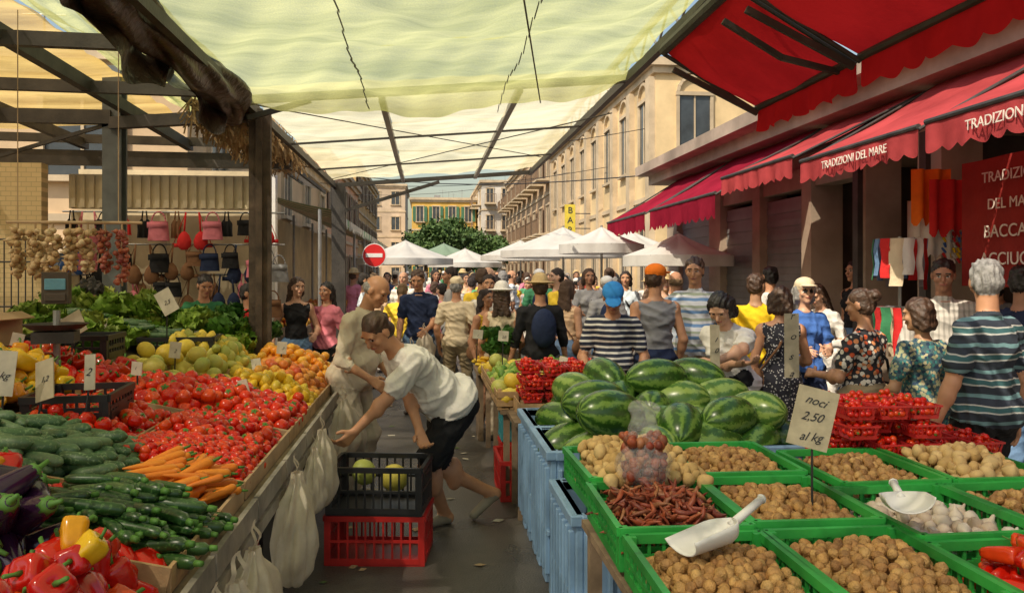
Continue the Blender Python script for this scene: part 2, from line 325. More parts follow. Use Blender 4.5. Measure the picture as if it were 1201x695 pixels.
# ---------------------------------------------------------------- crates
def plastic_crate(name,c,w,l,h,m,rz=0,cell=.055,parent=None):
    b=MB(); t=.012
    b.b2(-w/2,w/2,-l/2,l/2,0,.012)
    for sx in(-1,1):
        for sy in(-1,1): b.box((sx*(w/2-.014),sy*(l/2-.014),h/2+.001),(.034,.034,h-.006))
    def side(L,ax,s):
        off=(l if ax==0 else w)/2*s
        def bx(p0,p1,z0,z1,th=t,push=0):
            if ax==0: b.b2(p0,p1,off-th/2+push*s,off+th/2+push*s,z0,z1)
            else: b.b2(off-th/2+push*s,off+th/2+push*s,p0,p1,z0,z1)
        H=L/2-.03
        bx(-L/2,L/2,h-.03,h,.022); bx(-H,H,0.013,.045); bx(-H,H,h*.5-.008,h*.5+.008,.01)
        n=max(3,int(L/cell))
        for i in range(n+1):
            x=-H+2*H*i/n; bx(x-.0055,x+.0055,.045,h-.03,.009)
        if L<.5: bx(-.07,.07,h-.075,h-.06,.012)
    for s in(-1,1): side(w,0,s); side(l,1,s)
    return b.build(name,m,parent,loc=c,rz=rz)
def wood_crate(name,c,w,l,h,rz=0,tilt=0,m=None):
    b=MB()
    for i in range(5): b.b2(-w/2+i*w/5+.005,-w/2+(i+1)*w/5-.005,-l/2,l/2,0,.008)
    for sx in(-1,1):
        for sy in(-1,1): b.box((sx*(w/2-.016),sy*(l/2-.016),h/2+.004),(.028,.028,h+.02))
    for s in(-1,1):
        for z in(.045,h-.03):
            b.box((0,s*(l/2+.003),z),(w,.007,.045)); b.box((s*(w/2+.003),0,z),(.007,l-.01,.045))
    return b.build(name,m or M_wood,loc=c,rot=(tilt,0,rz))
# ---------------------------------------------------------------- LEFT STALL
def zL(x,y): return .87+.22*(-.7-x)
b=MB(); x1=-.66
def slab(x0,x1,y0,y1,m,dz=0,th=.03):
    vs=[(x0,y0,zL(x0,0)-.05+dz),(x1,y0,zL(x1,0)-.05+dz),(x1,y1,zL(x1,0)-.05+dz),(x0,y1,zL(x0,0)-.05+dz)]
    vs+= [(x,y,z-th) for x,y,z in vs]; b.add(vs,[(0,1,2,3),(7,6,5,4),(0,4,5,1),(1,5,6,2),(2,6,7,3),(3,7,4,0)],m)
slab(-2.9,x1,1.3,7.3,0)
for y in np.arange(1.3,7.3,.62): 
    b.box((x1+.012,y+.3,.80),(.02,.60,.085),1); b.box((x1+.006,y+.3,.70),(.02,.58,.05),1)
for y in(1.4,2.6,3.8,5.0,6.2,7.2):
    for x in(-.72,-1.8,-2.8): b.box((x,y,.38),(.05,.05,.78),2)
b.box((x1-.03,4.3,.3),(.03,5.8,.04),2)
b.build('vegetable_stall_table',[M_wood2,mat('stall_edge',(.34,.3,.25),.6,.3,5,.2,grime=.5),M_steel])
for i,(y,mm) in enumerate([(2.3,M_blackp),(3.0,M_greenp),(3.7,M_blackp),(4.4,M_redp),(5.1,M_blackp),(5.8,M_greenp)]):
    plastic_crate('plastic_crate',(-1.15,y,.0),.4,.58,.28,mm)
b=MB()
for (x0,x1_,y0,y1) in [(-1.15,-.7,2.28,2.8),(-1.06,-.7,2.82,3.16),(-1.75,-1.1,2.84,3.42),(-1.2,-.7,3.19,4.18),(-1.65,-.7,4.2,4.92),(-1.72,-.7,4.95,5.68),(-1.55,-.7,5.7,6.62),(-2.6,-1.75,4.2,5.0),(-1.7,-1.22,3.45,4.1)]:
    for (a,c) in [((x0,y0),(x1_,y0)),((x0,y1),(x1_,y1)),((x0,y0),(x0,y1)),((x1_,y0),(x1_,y1))]:
        b.beam((a[0],a[1],zL(a[0],0)-.01),(c[0],c[1],zL(c[0],0)-.01),.012,.07,random.choice([0,0,1]))
b.build('produce_trays',[M_wood,M_card])
heap('eggplant_heap',egg,[P_egg,P_green],patch(-1.42,-1.0,2.05,2.42,lambda x,y:zL(x,y)+.02,.09,3,asp=1.5)+[(-1.06,2.13,1.1),(-1.1,2.24,1.13),(-1.02,2.2,1.08),(-1.14,2.33,1.13),(-1.05,2.3,1.09)],lambda:rotz(1,.5))
heap('bell_pepper_heap',peppers,[P_pepr,P_green],patch(-1.0,-.72,1.65,2.36,lambda x,y:zL(x,y)-.01,.085,3),lambda:rotz(3,1.2),sc=(.9,1.15))
heap('yellow_pepper_heap',peppers,[P_pepy,P_green],[(-.8,2.0,1.04),(-.86,2.07,1.06),(-1.3,2.56,1.12)],lambda:rotz(3,1.2),sc=(.8,1))
heap('bell_pepper_heap',peppers,[P_pepr,P_green],patch(-1.55,-1.14,2.45,2.82,zL,.085,3),lambda:rotz(3,1.2))
heap('zucchini_heap',zuc,[P_zuc,P_green],patch(-1.16,-.72,2.36,2.82,zL,.042,4,asp=3.0,lift=.03),lambda:rotz(.45,.15,yaw=-.3),sc=(.75,1.15))
heap('carrot_heap',car,[P_car,P_green],patch(-1.08,-.72,2.84,3.17,zL,.032,4,asp=4.0,lift=.026),lambda:rotz(.7,.25,yaw=1.0),sc=(.75,1.15))
heap('cucumber_heap',cuc,[P_cuc,P_green],patch(-1.78,-1.1,2.84,3.42,zL,.048,3,asp=2.8,lift=.036),lambda:rotz(.9,.2),sc=(.7,1.15))
heap('cherry_tomato_heap',[cherry,cherry2],[P_tom,P_green],patch(-1.2,-.7,3.2,3.65,zL,.034,3,mound=.03),lambda:rotz(full=True),sc=(1,1.4))
heap('tomato_heap',[tomato,tomato2],[P_tom,P_green],patch(-1.2,-.7,3.62,4.2,zL,.06,2,mound=.03),lambda:rotz(3,.9),sc=(.7,.95))
heap('tomato_heap',[tomato,tomato2],[P_tom,P_green],patch(-1.62,-.7,4.22,4.95,zL,.072,2,mound=.05),lambda:rotz(3,.9),sc=(.9,1.2))
heap('tomato_heap',[tomato,tomato2],[P_tom,P_green],patch(-1.7,-1.22,3.48,4.1,zL,.066,2),lambda:rotz(3,.9),sc=(.8,1))
heap('bell_pepper_heap',peppers,[P_pepr,P_green],patch(-2.3,-1.66,4.3,5.0,zL,.085,2),lambda:rotz(3,1.2))
heap('yellow_pepper_heap',peppers,[P_pepy,P_green],patch(-2.4,-1.75,3.5,4.25,lambda x,y:zL(x,y)+.05,.085,3),lambda:rotz(3,1.2))
heap('lemon_heap',lemon,[P_lem],patch(-1.25,-.7,4.97,5.35,zL,.062,3,mound=.04),lambda:rotz(full=True))
heap('melon_heap',melon,[P_mel],patch(-1.85,-1.2,4.97,5.7,zL,.15,2,mound=.03),lambda:rotz(full=True),sc=(.6,.85))
heap('peach_heap',peach,[P_pea],patch(-1.2,-.7,5.36,6.0,zL,.068,3,mound=.05),lambda:rotz(full=True))
heap('orange_heap',peach,[P_org],patch(-1.3,-.7,6.0,6.62,zL,.07,3,mound=.08),lambda:rotz(full=True))
heap('pear_heap',lemon,[P_mel],patch(-1.85,-1.25,5.72,6.3,zL,.07,3,mound=.08),lambda:rotz(full=True),sc=(1,1.3))
heap('lettuce_heap',lets,[P_let],patch(-2.9,-1.35,6.3,7.3,lambda x,y:zL(x,y)+.03,.2,2,lift=.1),lambda:rotz(3,.5),sc=(.8,1.15))
heap('lettuce_heap',lets,[P_let],patch(-2.75,-2.0,5.2,6.0,lambda x,y:zL(x,y),.2,2,lift=.07),lambda:rotz(3,.4),sc=(.7,1))
heap('herb_bunches',lets,[P_her],patch(-1.9,-1.2,6.9,7.3,lambda x,y:zL(x,y)+.15,.17,2),lambda:rotz(3,.6),sc=(.7,.9))
heap('cherry_tomato_heap',[cherry,cherry2],[P_tom,P_green],patch(-2.2,-1.75,2.7,3.45,lambda x,y:zL(x,y)+.03,.036,3),lambda:rotz(full=True),sc=(1,1.4))
heap('potato_heap',pot,[P_pot],patch(-3.0,-2.4,3.6,4.4,zL,.055,3),lambda:rotz(full=True))
heap('zucchini_heap',zuc,[P_cuc,P_green],patch(-2.7,-1.75,6.0,6.3,lambda x,y:zL(x,y)+.05,.045,4,asp=3.5),lambda:rotz(.4,.2))
plastic_crate('plastic_crate',(-1.55,3.8,zL(-1.55,0)+.0),.34,.42,.12,M_blackp,rz=.1)
plastic_crate('plastic_crate',(-2.15,5.15,zL(-2.1,0)+.0),.5,.34,.15,M_blackp,rz=.05)
plastic_crate('plastic_crate',(-1.75,5.98,zL(-1.75,0)+.02),.5,.32,.13,M_blackp,rz=.05)
def carton(c,w,l,h,rz,m):
    b=MB(); t=.006
    b.b2(-w/2,w/2,-l/2,l/2,0,t)
    for s in(-1,1): b.box((s*w/2,0,h/2),(t,l,h)); b.box((0,s*l/2,h/2),(w-t,t,h)); 
    b.box((0,-l/2-.05,h-.02),(w-.01,.1,t),0,Matrix.Rotation(.5,3,'X')); b.box((w/2+.04,0,h-.01),(.09,l-.01,t),0,Matrix.Rotation(.4,3,'Y'))
    return b.build('cardboard_box',m,loc=c,rz=rz)
carton((-2.35,3.15,zL(-2.35,0)-.03),.4,.5,.16,.2,M_card); carton((-2.6,4.75,zL(-2.6,0)),.42,.5,.18,-.2,M_card); carton((-1.55,2.62,.99),.34,.24,.10,.15,mat('yellow_card',(.6,.45,.1),.8))
carton((-3.0,5.2,1.25),.5,.4,.2,.3,M_white); carton((-2.2,4.0,1.15),.36,.3,.12,.1,M_white); carton((-2.7,3.9,1.25),.3,.4,.14,.5,M_card)
M_pap2=mat('wrapping_paper',(.62,.53,.4),.8,.15,7,.4,20)
for i in range(20):
    b=MB(); n=12; hh=U(.12,.2); rr_=U(.04,.08); jj=[U(.8,1.3) for _ in range(n)]
    b.grid(lambda a,t:(rr_*t*math.cos(a*6.283)*jj[int(a*n)%n]**t,rr_*t*math.sin(a*6.283)*jj[int(a*n)%n]**t,hh*t*(.85+.15*jj[int(a*n)%n])),n,3); b.build('paper_cone',[M_pap2 if i%3 else M_white],loc=(-2.05-U(0,.9),3.3+i*.12+U(-.1,.1),1.2+U(0,.1)),rot=(U(-.8,.8),U(-.2,1.1),U(0,6)),smooth=True)
# ---------------------------------------------------------------- SDF figures
def snets(f,o,h):
    s=f<0; n=np.array(f.shape)-1
    cnt=np.zeros(n,np.int8)
    for a in(0,1):
        for b in(0,1):
            for c in(0,1): cnt+=s[a:a+n[0],b:b+n[1],c:c+n[2]]
    act=(cnt>0)&(cnt<8); idx=np.full(n,-1,np.int32); I,J,K=np.nonzero(act); idx[I,J,K]=np.arange(len(I))
    acc=np.zeros((len(I),3)); w=np.zeros(len(I))
    for ax in range(3):
        e=[0,0,0]; e[ax]=1; o1,o2=[q for q in range(3) if q!=ax]
        for p in(0,1):
            for q in(0,1):
                cc=[0,0,0]; cc[o1]=p; cc[o2]=q
                f0=f[I+cc[0],J+cc[1],K+cc[2]]; f1=f[I+cc[0]+e[0],J+cc[1]+e[1],K+cc[2]+e[2]]
                cr=(f0<0)!=(f1<0); t=np.where(cr,f0/np.where(cr,f0-f1,1),0); t=np.clip(t,0,1)
                P=np.array(cc,float)[None]+t[:,None]*np.array(e)[None]; acc+=P*cr[:,None]; w+=cr
    V=(np.stack([I,J,K],1)+acc/w[:,None])*h+o
    Q=[]
    for ax in range(3):
        o1,o2=[(1,2),(2,0),(0,1)][ax]
        sl0=[slice(None)]*3; sl1=[slice(None)]*3; sl0[ax]=slice(0,-1); sl1[ax]=slice(1,None)
        a=s[tuple(sl0)]; b=s[tuple(sl1)]; cr=a!=b
        ijk=np.array(np.nonzero(cr)); ok=(ijk[o1]>=1)&(ijk[o2]>=1)&(ijk[o1]<n[o1])&(ijk[o2]<n[o2]); ijk=ijk[:,ok]
        fl=a[tuple(ijk)]
        def cell(d1,d2):
            z=ijk.copy(); z[o1]-=d1; z[o2]-=d2; return idx[tuple(z)]
        q=np.stack([cell(1,1),cell(0,1),cell(0,0),cell(1,0)],1); q[~fl]=q[~fl][:,::-1]
        Q.append(q[(q>=0).all(1)])
    return V,np.concatenate(Q)
class Fig:
    def __init__(s): s.p=[];s.paint=[];s.names=[]
    def mi(s,m):
        if m not in s.names: s.names.append(m)
        return s.names.index(m)
    def cap(s,a,b,r1,r2,m,k=.02): s.p.append(('c',np.array(a,float),np.array(b,float),r1,r2,s.mi(m),k))
    def ell(s,c,r,m,k=.02,R=None): s.p.append(('e',np.array(c,float),np.array(r,float),np.eye(3) if R is None else R,None,s.mi(m),k))
    def pt(s,c,r,m,R=None): s.paint.append(('e',np.array(c,float),np.array(r,float),np.eye(3) if R is None else R,None,s.mi(m),0))
    @staticmethod
    def ev(p,X):
        if p[0]=='c':
            a,b,r1,r2=p[1:5]; ba=b-a; L=max(1e-9,ba@ba); t=np.clip(((X-a)@ba)/L,0,1)
            return np.sqrt((((X-a)-t[...,None]*ba)**2).sum(-1))-(r1+(r2-r1)*t)
        Y=(X-p[1])@p[3].T; k0=np.sqrt(((Y/p[2])**2).sum(-1)); k1=np.sqrt(((Y/p[2]**2)**2).sum(-1))+1e-9
        return k0*(k0-1)/k1
    def bb(s,p):
        if p[0]=='c': R=max(p[3],p[4]); return np.minimum(p[1],p[2])-R,np.maximum(p[1],p[2])+R
        e=np.sqrt(((p[3].T*p[2][None])**2).sum(1)); return p[1]-e,p[1]+e
    def mesh(s,h,name,mats,noiseamp=0,cloth=(),hair=None,seed=0):
        lo=np.min([s.bb(p)[0] for p in s.p],0)-3*h; hi=np.max([s.bb(p)[1] for p in s.p],0)+3*h
        n=np.ceil((hi-lo)/h).astype(int)+1; f=np.ones(n,np.float32); ax=[lo[i]+np.arange(n[i])*h for i in range(3)]
        for p in s.p:
            a,b=s.bb(p); mg=p[6]+3*h; i0=np.maximum(0,((a-mg-lo)/h).astype(int)); i1=np.minimum(n,((b+mg-lo)/h).astype(int)+2)
            sl=tuple(slice(i0[q],i1[q]) for q in range(3))
            X=np.stack(np.meshgrid(ax[0][sl[0]],ax[1][sl[1]],ax[2][sl[2]],indexing='ij'),-1)
            d=s.ev(p,X); g=f[sl]; k=max(p[6],1e-4); hh=np.clip(.5+.5*(g-d)/k,0,1); f[sl]=g+(d-g)*hh-k*hh*(1-hh)
        if noiseamp:
            X=np.meshgrid(*ax,indexing='ij'); f+=noiseamp*(np.sin(X[0]*31+np.sin(X[2]*17)*2)*np.sin(X[2]*23+X[1]*19)+.5*np.sin(X[0]*70+X[2]*40+3*np.sin(X[1]*30)))
        V,Q=snets(f,lo,h); C=V[Q].mean(1)
        best=np.full(len(C),9.); lab=np.zeros(len(C),int)
        for p in s.p:
            d=s.ev(p,C); w=d<best; best[w]=d[w]; lab[w]=p[5]
        for p in s.paint:
            d=s.ev(p,C); lab[d<0]=p[5]
        if cloth or hair:
            nf=np.cross(V[Q[:,2]]-V[Q[:,0]],V[Q[:,3]]-V[Q[:,1]]); nv=np.zeros_like(V)
            for q in range(4): np.add.at(nv,Q[:,q],nf)
            nv/=np.linalg.norm(nv,axis=1)[:,None]+1e-12
            rr=np.random.default_rng(seed); W=np.zeros(len(V)); Hh=np.zeros(len(V))
            for q in range(4): 
                k1=rr.normal(size=3)*np.array([22,22,34]); k2=rr.normal(size=3)*12
                W+=(1-2*np.abs(np.sin(V@k1*.5+1.6*np.sin(V@k2)+rr.uniform(0,6))))*.5
                k1=rr.normal(size=3)*np.array([110,110,50]); Hh+=np.sin(V@k1+2*np.sin(V@k2*2))*.5
            mask=np.zeros(len(V)); hm=np.zeros(len(V))
            cl=[s.mi(m) for m in cloth if m in s.names]; fm=np.isin(lab,cl)
            cnt=np.zeros(len(V))
            for q in range(4): np.add.at(mask,Q[:,q],fm.astype(float)); np.add.at(cnt,Q[:,q],1.)
            mask/=np.maximum(cnt,1)
            V=V+nv*(mask*W*.0085)[:,None]
            if hair in s.names:
                fm=lab==s.mi(hair)
                for q in range(4): np.add.at(hm,Q[:,q],fm.astype(float))
                hm/=np.maximum(cnt,1); V=V+nv*(hm*Hh*.006)[:,None]
        return qmesh(name,V,Q,lab,[mats[nm] if isinstance(mats,dict) else nm for nm in s.names],True,addobj=False)
def nrm(v): v=np.array(v,float); return v/max(1e-9,np.linalg.norm(v))
def ik(a,t,l1,l2,pole):
    a=np.array(a,float);t=np.array(t,float); d=t-a; L=min(np.linalg.norm(d),.995*(l1+l2)); dr=nrm(d); x=(l1*l1-l2*l2+L*L)/(2*L); hh=math.sqrt(max(l1*l1-x*x,0))
    pv=np.array(pole,float); pv=nrm(pv-(pv@dr)*dr); return a+dr*x+pv*hh,a+dr*L
def skinm(n,c):
    return mat(n,c,.5,.16,9,.15,60,dist=.004)
SK=[skinm('skin_light',(.6,.34,.22)),skinm('skin_tan',(.52,.26,.145)),skinm('skin_deep',(.38,.18,.105)),skinm('skin_olive',(.46,.25,.14))]
M_hb=mat('hair_black',(.018,.014,.012),.45,.3,30,.8,45); M_hbr=mat('hair_brown',(.065,.034,.02),.5,.4,30,.8,45); M_hg=mat('hair_grey',(.26,.25,.24),.6,.4,30,.8,45)
M_eye=mat('eye_white',(.6,.58,.55),.3,.05); M_iris=mat('eye_dark',(.02,.015,.012),.2,.05); M_lip=mat('lips',(.38,.13,.1),.45,.1); M_shoe=mat('shoe_leather',(.05,.04,.035),.5,.3); M_sole=mat('shoe_light',(.3,.26,.2),.6,.2)
FS=[0]
def figure(name,sk,top,bot,hair,girth=1,lean=0,fem=False,hands=(None,None),feet=None,pz=.93,tops='tee',bots='trousers',hst='short',hat=None,headp=(0,0),h=.0085,shoe=None,side=0,curl=.35,glasses=False,extra=None,heels=(0,0),beard=None,hb=None,apron=None,twist=0,loose=1.0,collar=False):
    F=Fig(); g_=girth; shoe=shoe or M_shoe
    L=math.radians(lean); sp=nrm([math.sin(side),math.sin(L),math.cos(L)]); X=nrm(np.cross([0,math.cos(L),-math.sin(L)],sp)) ; Fw=nrm(np.cross(sp,X)); 
    if Fw[1]<0 and lean<80: Fw=-Fw
    X=np.cross(Fw,sp); 
    ct,st_=math.cos(twist),math.sin(twist); X2=X*ct+Fw*st_; F2=Fw*ct-X*st_
    R=np.array([X,Fw,sp]); R2=np.array([X2,F2,sp])
    P=np.array([0,0,pz]); N=P+.5*sp
    sw=.155 if fem else .175; lo_=loose
    F.ell(P,(.165*g_,.125*g_,.13),bot,.04,R)
    if fem: F.ell(P-.03*sp,(.172*g_,.13*g_,.11),bot,.04,R)
    F.ell(P+.15*sp+Fw*.012*g_,((.132 if fem else .152)*g_*lo_,.112*g_*lo_,.16),top,.05,R2)
    if g_>1.12: F.ell(P+.12*sp+Fw*.06,(.13*g_,.11*g_,.12),top,.05,R2)
    F.ell(P+.345*sp,((.142 if fem else .162)*g_*lo_**.5,.112*g_**.5*lo_,.165),top,.05,R2)
    if fem:
        for s_ in(-1,1): F.ell(P+.33*sp+X2*.07*s_+F2*.075,(.062,.06,.065),top,.04,R2)
    if tops!='tank' and tops!='dress': F.ell(P+.01*sp,(.18*g_*lo_,.14*g_*lo_,.11),top,.03,R)
    sh=[N-.065*sp+X2*sw*s_ for s_ in(1,-1)]
    F.cap(sh[0]-X2*.03,sh[1]+X2*.03,.058,.058,top,.05); 
    for q in sh: F.cap(N-.02*sp,q,.048,.05,top if tops not in('tank','dress') else sk,.04)
    hp=math.radians(headp[0])+L*.55; hy=math.radians(headp[1])
    hf=np.array([math.sin(hy)*math.cos(hp),math.cos(hy)*math.cos(hp),-math.sin(hp)]); hr=np.array([math.cos(hy),-math.sin(hy),0]); hu=np.cross(hr,hf); HR=np.array([hr,hf,hu])
    C=N+.075*nrm(sp+hu)+hu*.12+hf*.015
    F.cap(N-.05*sp,C-hu*.06-hf*.02,.058 if not fem else .05,.052 if not fem else .045,sk,.03)
    if collar: F.ell(N+.02*sp,(.075,.075,.022),top,.006,R2)
    def H(a,b,c): return C+(hr*a+hf*b+hu*c)*.96
    F.ell(H(0,-.01,.032),(.072,.09,.08),sk,.02,HR); F.ell(H(0,.02,-.045),(.054,.064,.066),sk,.03,HR); F.ell(H(0,.066,-.096),(.024,.022,.02),sk,.025,HR)
    F.cap(H(0,.084,.012),H(0,.105,-.026),.008,.0135,sk,.012); F.ell(H(0,.088,-.055),(.026,.012,.011),sk,.01,HR)
    for s_ in(-1,1):
        F.ell(H(.077*s_,-.008,-.008),(.011,.02,.032),sk,.008,HR); F.ell(H(.045*s_,.062,-.025),(.022,.02,.022),sk,.02,HR)
        F.pt(H(.031*s_,.086,.006),(.015,.03,.0075),M_eye,HR); F.pt(H(.031*s_,.088,.006),(.0075,.03,.008),M_iris,HR); F.pt(H(.032*s_,.09,.028),(.019,.03,.0055),hb or hair,HR)
        if glasses: F.pt(H(.033*s_,.09,.003),(.026,.03,.019),M_iris,HR)
    F.cap(H(-.05,.076,.03),H(.05,.076,.03),.012,.012,sk,.015)
    F.pt(H(0,.09,-.056),(.027,.03,.009),M_lip,HR)
    if beard: F.pt(H(0,.05,-.09),(.07,.07,.04),beard,HR)
    if hst!='bald':
        F.ell(H(0,-.02,.048),(.08,.092,.078),hair,.012,HR); F.ell(H(0,-.045,-.005),(.077,.066,.08),hair,.012,HR)
    else: F.ell(H(0,-.05,-.005),(.081,.062,.05),hair,.01,HR)
    if hst=='long':
        for a in(-.05,0,.05): F.cap(H(a,-.07,0),C-hu*.22+hr*a*1.3-hf*.085,.04,.03,hair,.03)
        for s_ in(-1,1): F.cap(H(.075*s_,-.01,.03),H(.08*s_,-.02,-.1),.02,.022,hair,.02)
    if hst=='bob':
        for a in(-.06,-.02,.02,.06): F.cap(H(a,-.06,.02),H(a*1.15,-.062,-.09),.042,.04,hair,.02)
        for s_ in(-1,1): F.cap(H(.072*s_,0,.04),H(.078*s_,-.01,-.075),.022,.024,hair,.02)
    if hst=='bun': F.ell(H(0,-.12,.06),(.045,.04,.045),hair,.01,HR); 
    if hst=='curly':
        for i in range(26):
            a=i*2.4; z=-.02+.11*(i/26); rr=.085*math.cos(max(0,z-.02)*9); F.ell(H(rr*math.sin(a)*1.05,-.03+min(.045,rr*math.cos(a)*1.1),z+.03),(.03,.03,.03),hair,.01,HR)
    if hat:
        k,hm=hat
        F.ell(H(0,-.012,.062),(.09,.104,.073),hm,.005,HR)
        if k=='cap': F.ell(H(0,.11,.052),(.068,.085,.011),hm,.008,HR)
        if k=='brim': F.ell(H(0,0,.05),(.17,.18,.012),hm,.008,HR); F.ell(H(0,-.01,.1),(.075,.09,.06),hm,.02,HR)
    for i,s_ in enumerate((1,-1)):
        t=hands[i]; 
        if t is None: t=sh[i]+np.array([.07*s_,.06,-.5])
        el,wr=ik(sh[i],t,.285,.25,(.5*s_,-1,-.4) if lean<25 else (.9*s_,-.6,.3))
        F.cap(sh[i],el,.047*(g_**.5),.039,sk,.03); F.cap(el,wr,.038,.026,sk,.02); F.ell(el+(wr-el)*.25,(.04,.04,.06),sk,.02)
        if tops=='tee': F.cap(sh[i],sh[i]+(el-sh[i])*.62,.066*(g_**.5),.066*lo_,top,.02)
        if tops=='long': F.cap(sh[i],el,.064*(g_**.5),.054,top,.025); F.cap(el,wr-(wr-el)*.06,.052,.04,top,.015)
        if tops=='roll': F.cap(sh[i],el,.064*(g_**.5),.054,top,.025); F.cap(el,el+(wr-el)*.25,.052,.05,top,.01)
        d=nrm(wr-el); th=np.array([0,1.,0.]) if abs(d[1])<.75 else np.array([-s_*.6,0,1.]); th=nrm(th-(th@d)*d); nn=np.cross(th,d)*(1 if s_>0 else -1)
        if h<.0125:
            for q in range(4):
                off=th*(.029-q*.0195); kn=wr+d*.088+off*1.0; F.cap(wr+off*.55+d*.01,kn,.0145,.0125,sk,.012)
                p0=kn; fl=[.95,1.08,1.0,.8][q]
                for z,(ll,r1,r2) in enumerate([(.042,.0105,.0098),(.026,.0098,.009),(.02,.009,.0082)]):
                    ang=curl*(z+1)+.04*q; dd=nrm(d*math.cos(ang)+nn*math.sin(ang)+th*(.06-.04*q)); p1=p0+dd*ll*fl; F.cap(p0,p1,r1,r2,sk,.003); p0=p1
            p0=wr+d*.025+th*.024; 
            for z in range(2):
                dd=nrm(d*(.62+.3*z)+th*(.65-.3*z)+nn*.35); p1=p0+dd*[.042,.034][z]; F.cap(p0,p1,.0125,.0105,sk,.006); p0=p1
        else:
            F.cap(wr,wr+d*.1,.026,.024,sk,.01); F.cap(wr+d*.09,wr+d*.15+nn*.02,.02,.012,sk,.01); F.cap(wr+d*.03+th*.02,wr+d*.07+th*.05,.013,.011,sk,.01)
    feet=feet or ((.11,.02),(-.11,-.02))
    for i,s_ in enumerate((1,-1)):
        hip=P+X*.09*s_*g_**.5-.02*sp; fz=.085+heels[i]; ft=np.array([feet[i][0],feet[i][1],fz])
        kn,an=ik(hip,ft,.44,.425,(.15*s_,1,0))
        fd=nrm([.25*s_,1,0]); bare=bots in('shorts','skirt','dress')
        lm=sk if bare else bot
        e=0 if bare else .014
        F.cap(hip,kn,.088*g_**.5+e,.058+e,lm,.04); F.cap(kn,an,.054+e,(.038 if bare else .052),lm,.02); F.ell(kn+(an-kn)*.3-fd*.015,(.056+e,.06+e,.11),lm,.02)
        if bots=='shorts': F.cap(hip,hip+(kn-hip)*.85,.11*g_**.5,.098,bot,.008)
        if heels[i]<.05: he=an+np.array([0,0,-.045])-fd*.035; toe=an+fd*.16+np.array([0,0,-.052])
        else: he=an+np.array([0,0,-.02])-fd*.05; toe=an+fd*.1+np.array([0,0,-.05-heels[i]])
        F.cap(an,he,.036,.036,shoe if not bare else sk,.02); F.cap(he,toe,.036,.03,shoe,.02)
        if not bare: F.cap(an+(kn-an)*.12,an,.058,.06,bot,.01)
    if bots in('skirt','dress'):
        k1=P+np.array([0,.02,-.48]); F.cap(P,k1,.15*g_,.15*g_,bot,.05); 
        for s_ in(-1,1): F.cap(P+X*.07*s_,k1+np.array([.08*s_,0,0]),.12*g_,.125*g_,bot,.03)
    if apron: F.ell(P+Fw*.05+sp*.0,(.165*g_,.1*g_,.3),apron,.02,R); 
    if extra: extra(F,dict(P=P,N=N,X=X2,F=F2,sp=sp,C=C,sh=sh,g=g_))
    FS[0]+=1
    return F.mesh(h,name,{m:m for m in F.names},cloth=(top,bot),hair=hair,seed=FS[0])
def person(name,pos,yaw,H=1.72,z=0,worldh=None,worldf=None,mesh=None,**k):
    s=H/1.75; a=math.radians(yaw); 
    def loc(p,zz=True):
        x,y=p[0]-pos[0],p[1]-pos[1]; lx=(x*math.cos(a)+y*math.sin(a))/s; ly=(-x*math.sin(a)+y*math.cos(a))/s
        return (lx,ly,(p[2]-z)/s) if zz else (lx,ly)
    if worldh: k['hands']=tuple(loc(p) if p is not None else None for p in worldh)
    if worldf: k['feet']=tuple(loc(p,False) for p in worldf)
    me=mesh or figure(name,**k)
    o=link(bpy.data.objects.new(name,me)); o.location=(pos[0],pos[1],z); o.rotation_euler[2]=a; o.scale=(s,s,s); return o
C_=cloth
c_white=C_('cloth_white',(.74,.71,.66)); c_beige=C_('cloth_beige',(.5,.42,.31)); c_black=C_('cloth_black',(.02,.02,.022)); c_navy=C_('cloth_navy',(.02,.03,.07)); c_jean=C_('denim',(.14,.24,.4)); c_grey=C_('cloth_grey',(.25,.25,.26)); c_khaki=C_('cloth_khaki',(.36,.28,.17))
c_yel=C_('cloth_yellow',(.8,.52,.02)); c_blue=C_('cloth_blue',(.06,.15,.45)); c_red=C_('cloth_red',(.6,.03,.03)); c_orange=C_('cloth_orange',(.85,.2,.02)); c_straw=C_('straw',(.52,.38,.19)); c_bcap=C_('blue_cap',(.04,.24,.62)); c_pink=C_('cloth_pink',(.65,.2,.25)); c_green=C_('cloth_green',(.05,.22,.1)); c_cream=C_('cloth_cream',(.7,.58,.4)); c_brown=C_('cloth_brown',(.2,.1,.05)); c_teal=C_('teal',(.05,.3,.3)); c_linen=C_('cloth_linen',(.66,.58,.46)); c_stone=C_('cloth_stone',(.45,.39,.3))
s_navy=stripes('breton_stripes',[(0,(.65,.63,.6)),(.38,(.02,.025,.05))],22)
s_polo=stripes('polo_stripes',[(0,(.025,.035,.05)),(.3,(.45,.47,.45)),(.36,(.04,.12,.13)),(.55,(.5,.5,.46)),(.6,(.03,.04,.06)),(.85,(.15,.28,.3))],7.5)
s_lb=stripes('blue_white_stripes',[(0,(.65,.67,.7)),(.35,(.15,.28,.5)),(.6,(.6,.62,.65)),(.8,(.35,.4,.3))],9)
s_plaid=stripes('check_shirt',[(0,(.58,.55,.5)),(.6,(.42,.4,.36))],28,'X')
s_floral=blobs('floral_top',(.03,.03,.035),[(.75,.7,.6),(.7,.12,.04),(.7,.65,.55),(.75,.3,.12)],26,size=.46)
s_green=blobs('print_dress',(.06,.12,.14),[(.36,.38,.22),(.05,.22,.22),(.45,.4,.25),(.02,.05,.1)],42,size=.55)
s_dots=blobs('dotted_dress',(.02,.02,.03),[(.55,.52,.5),(.5,.5,.5)],45,size=.28)
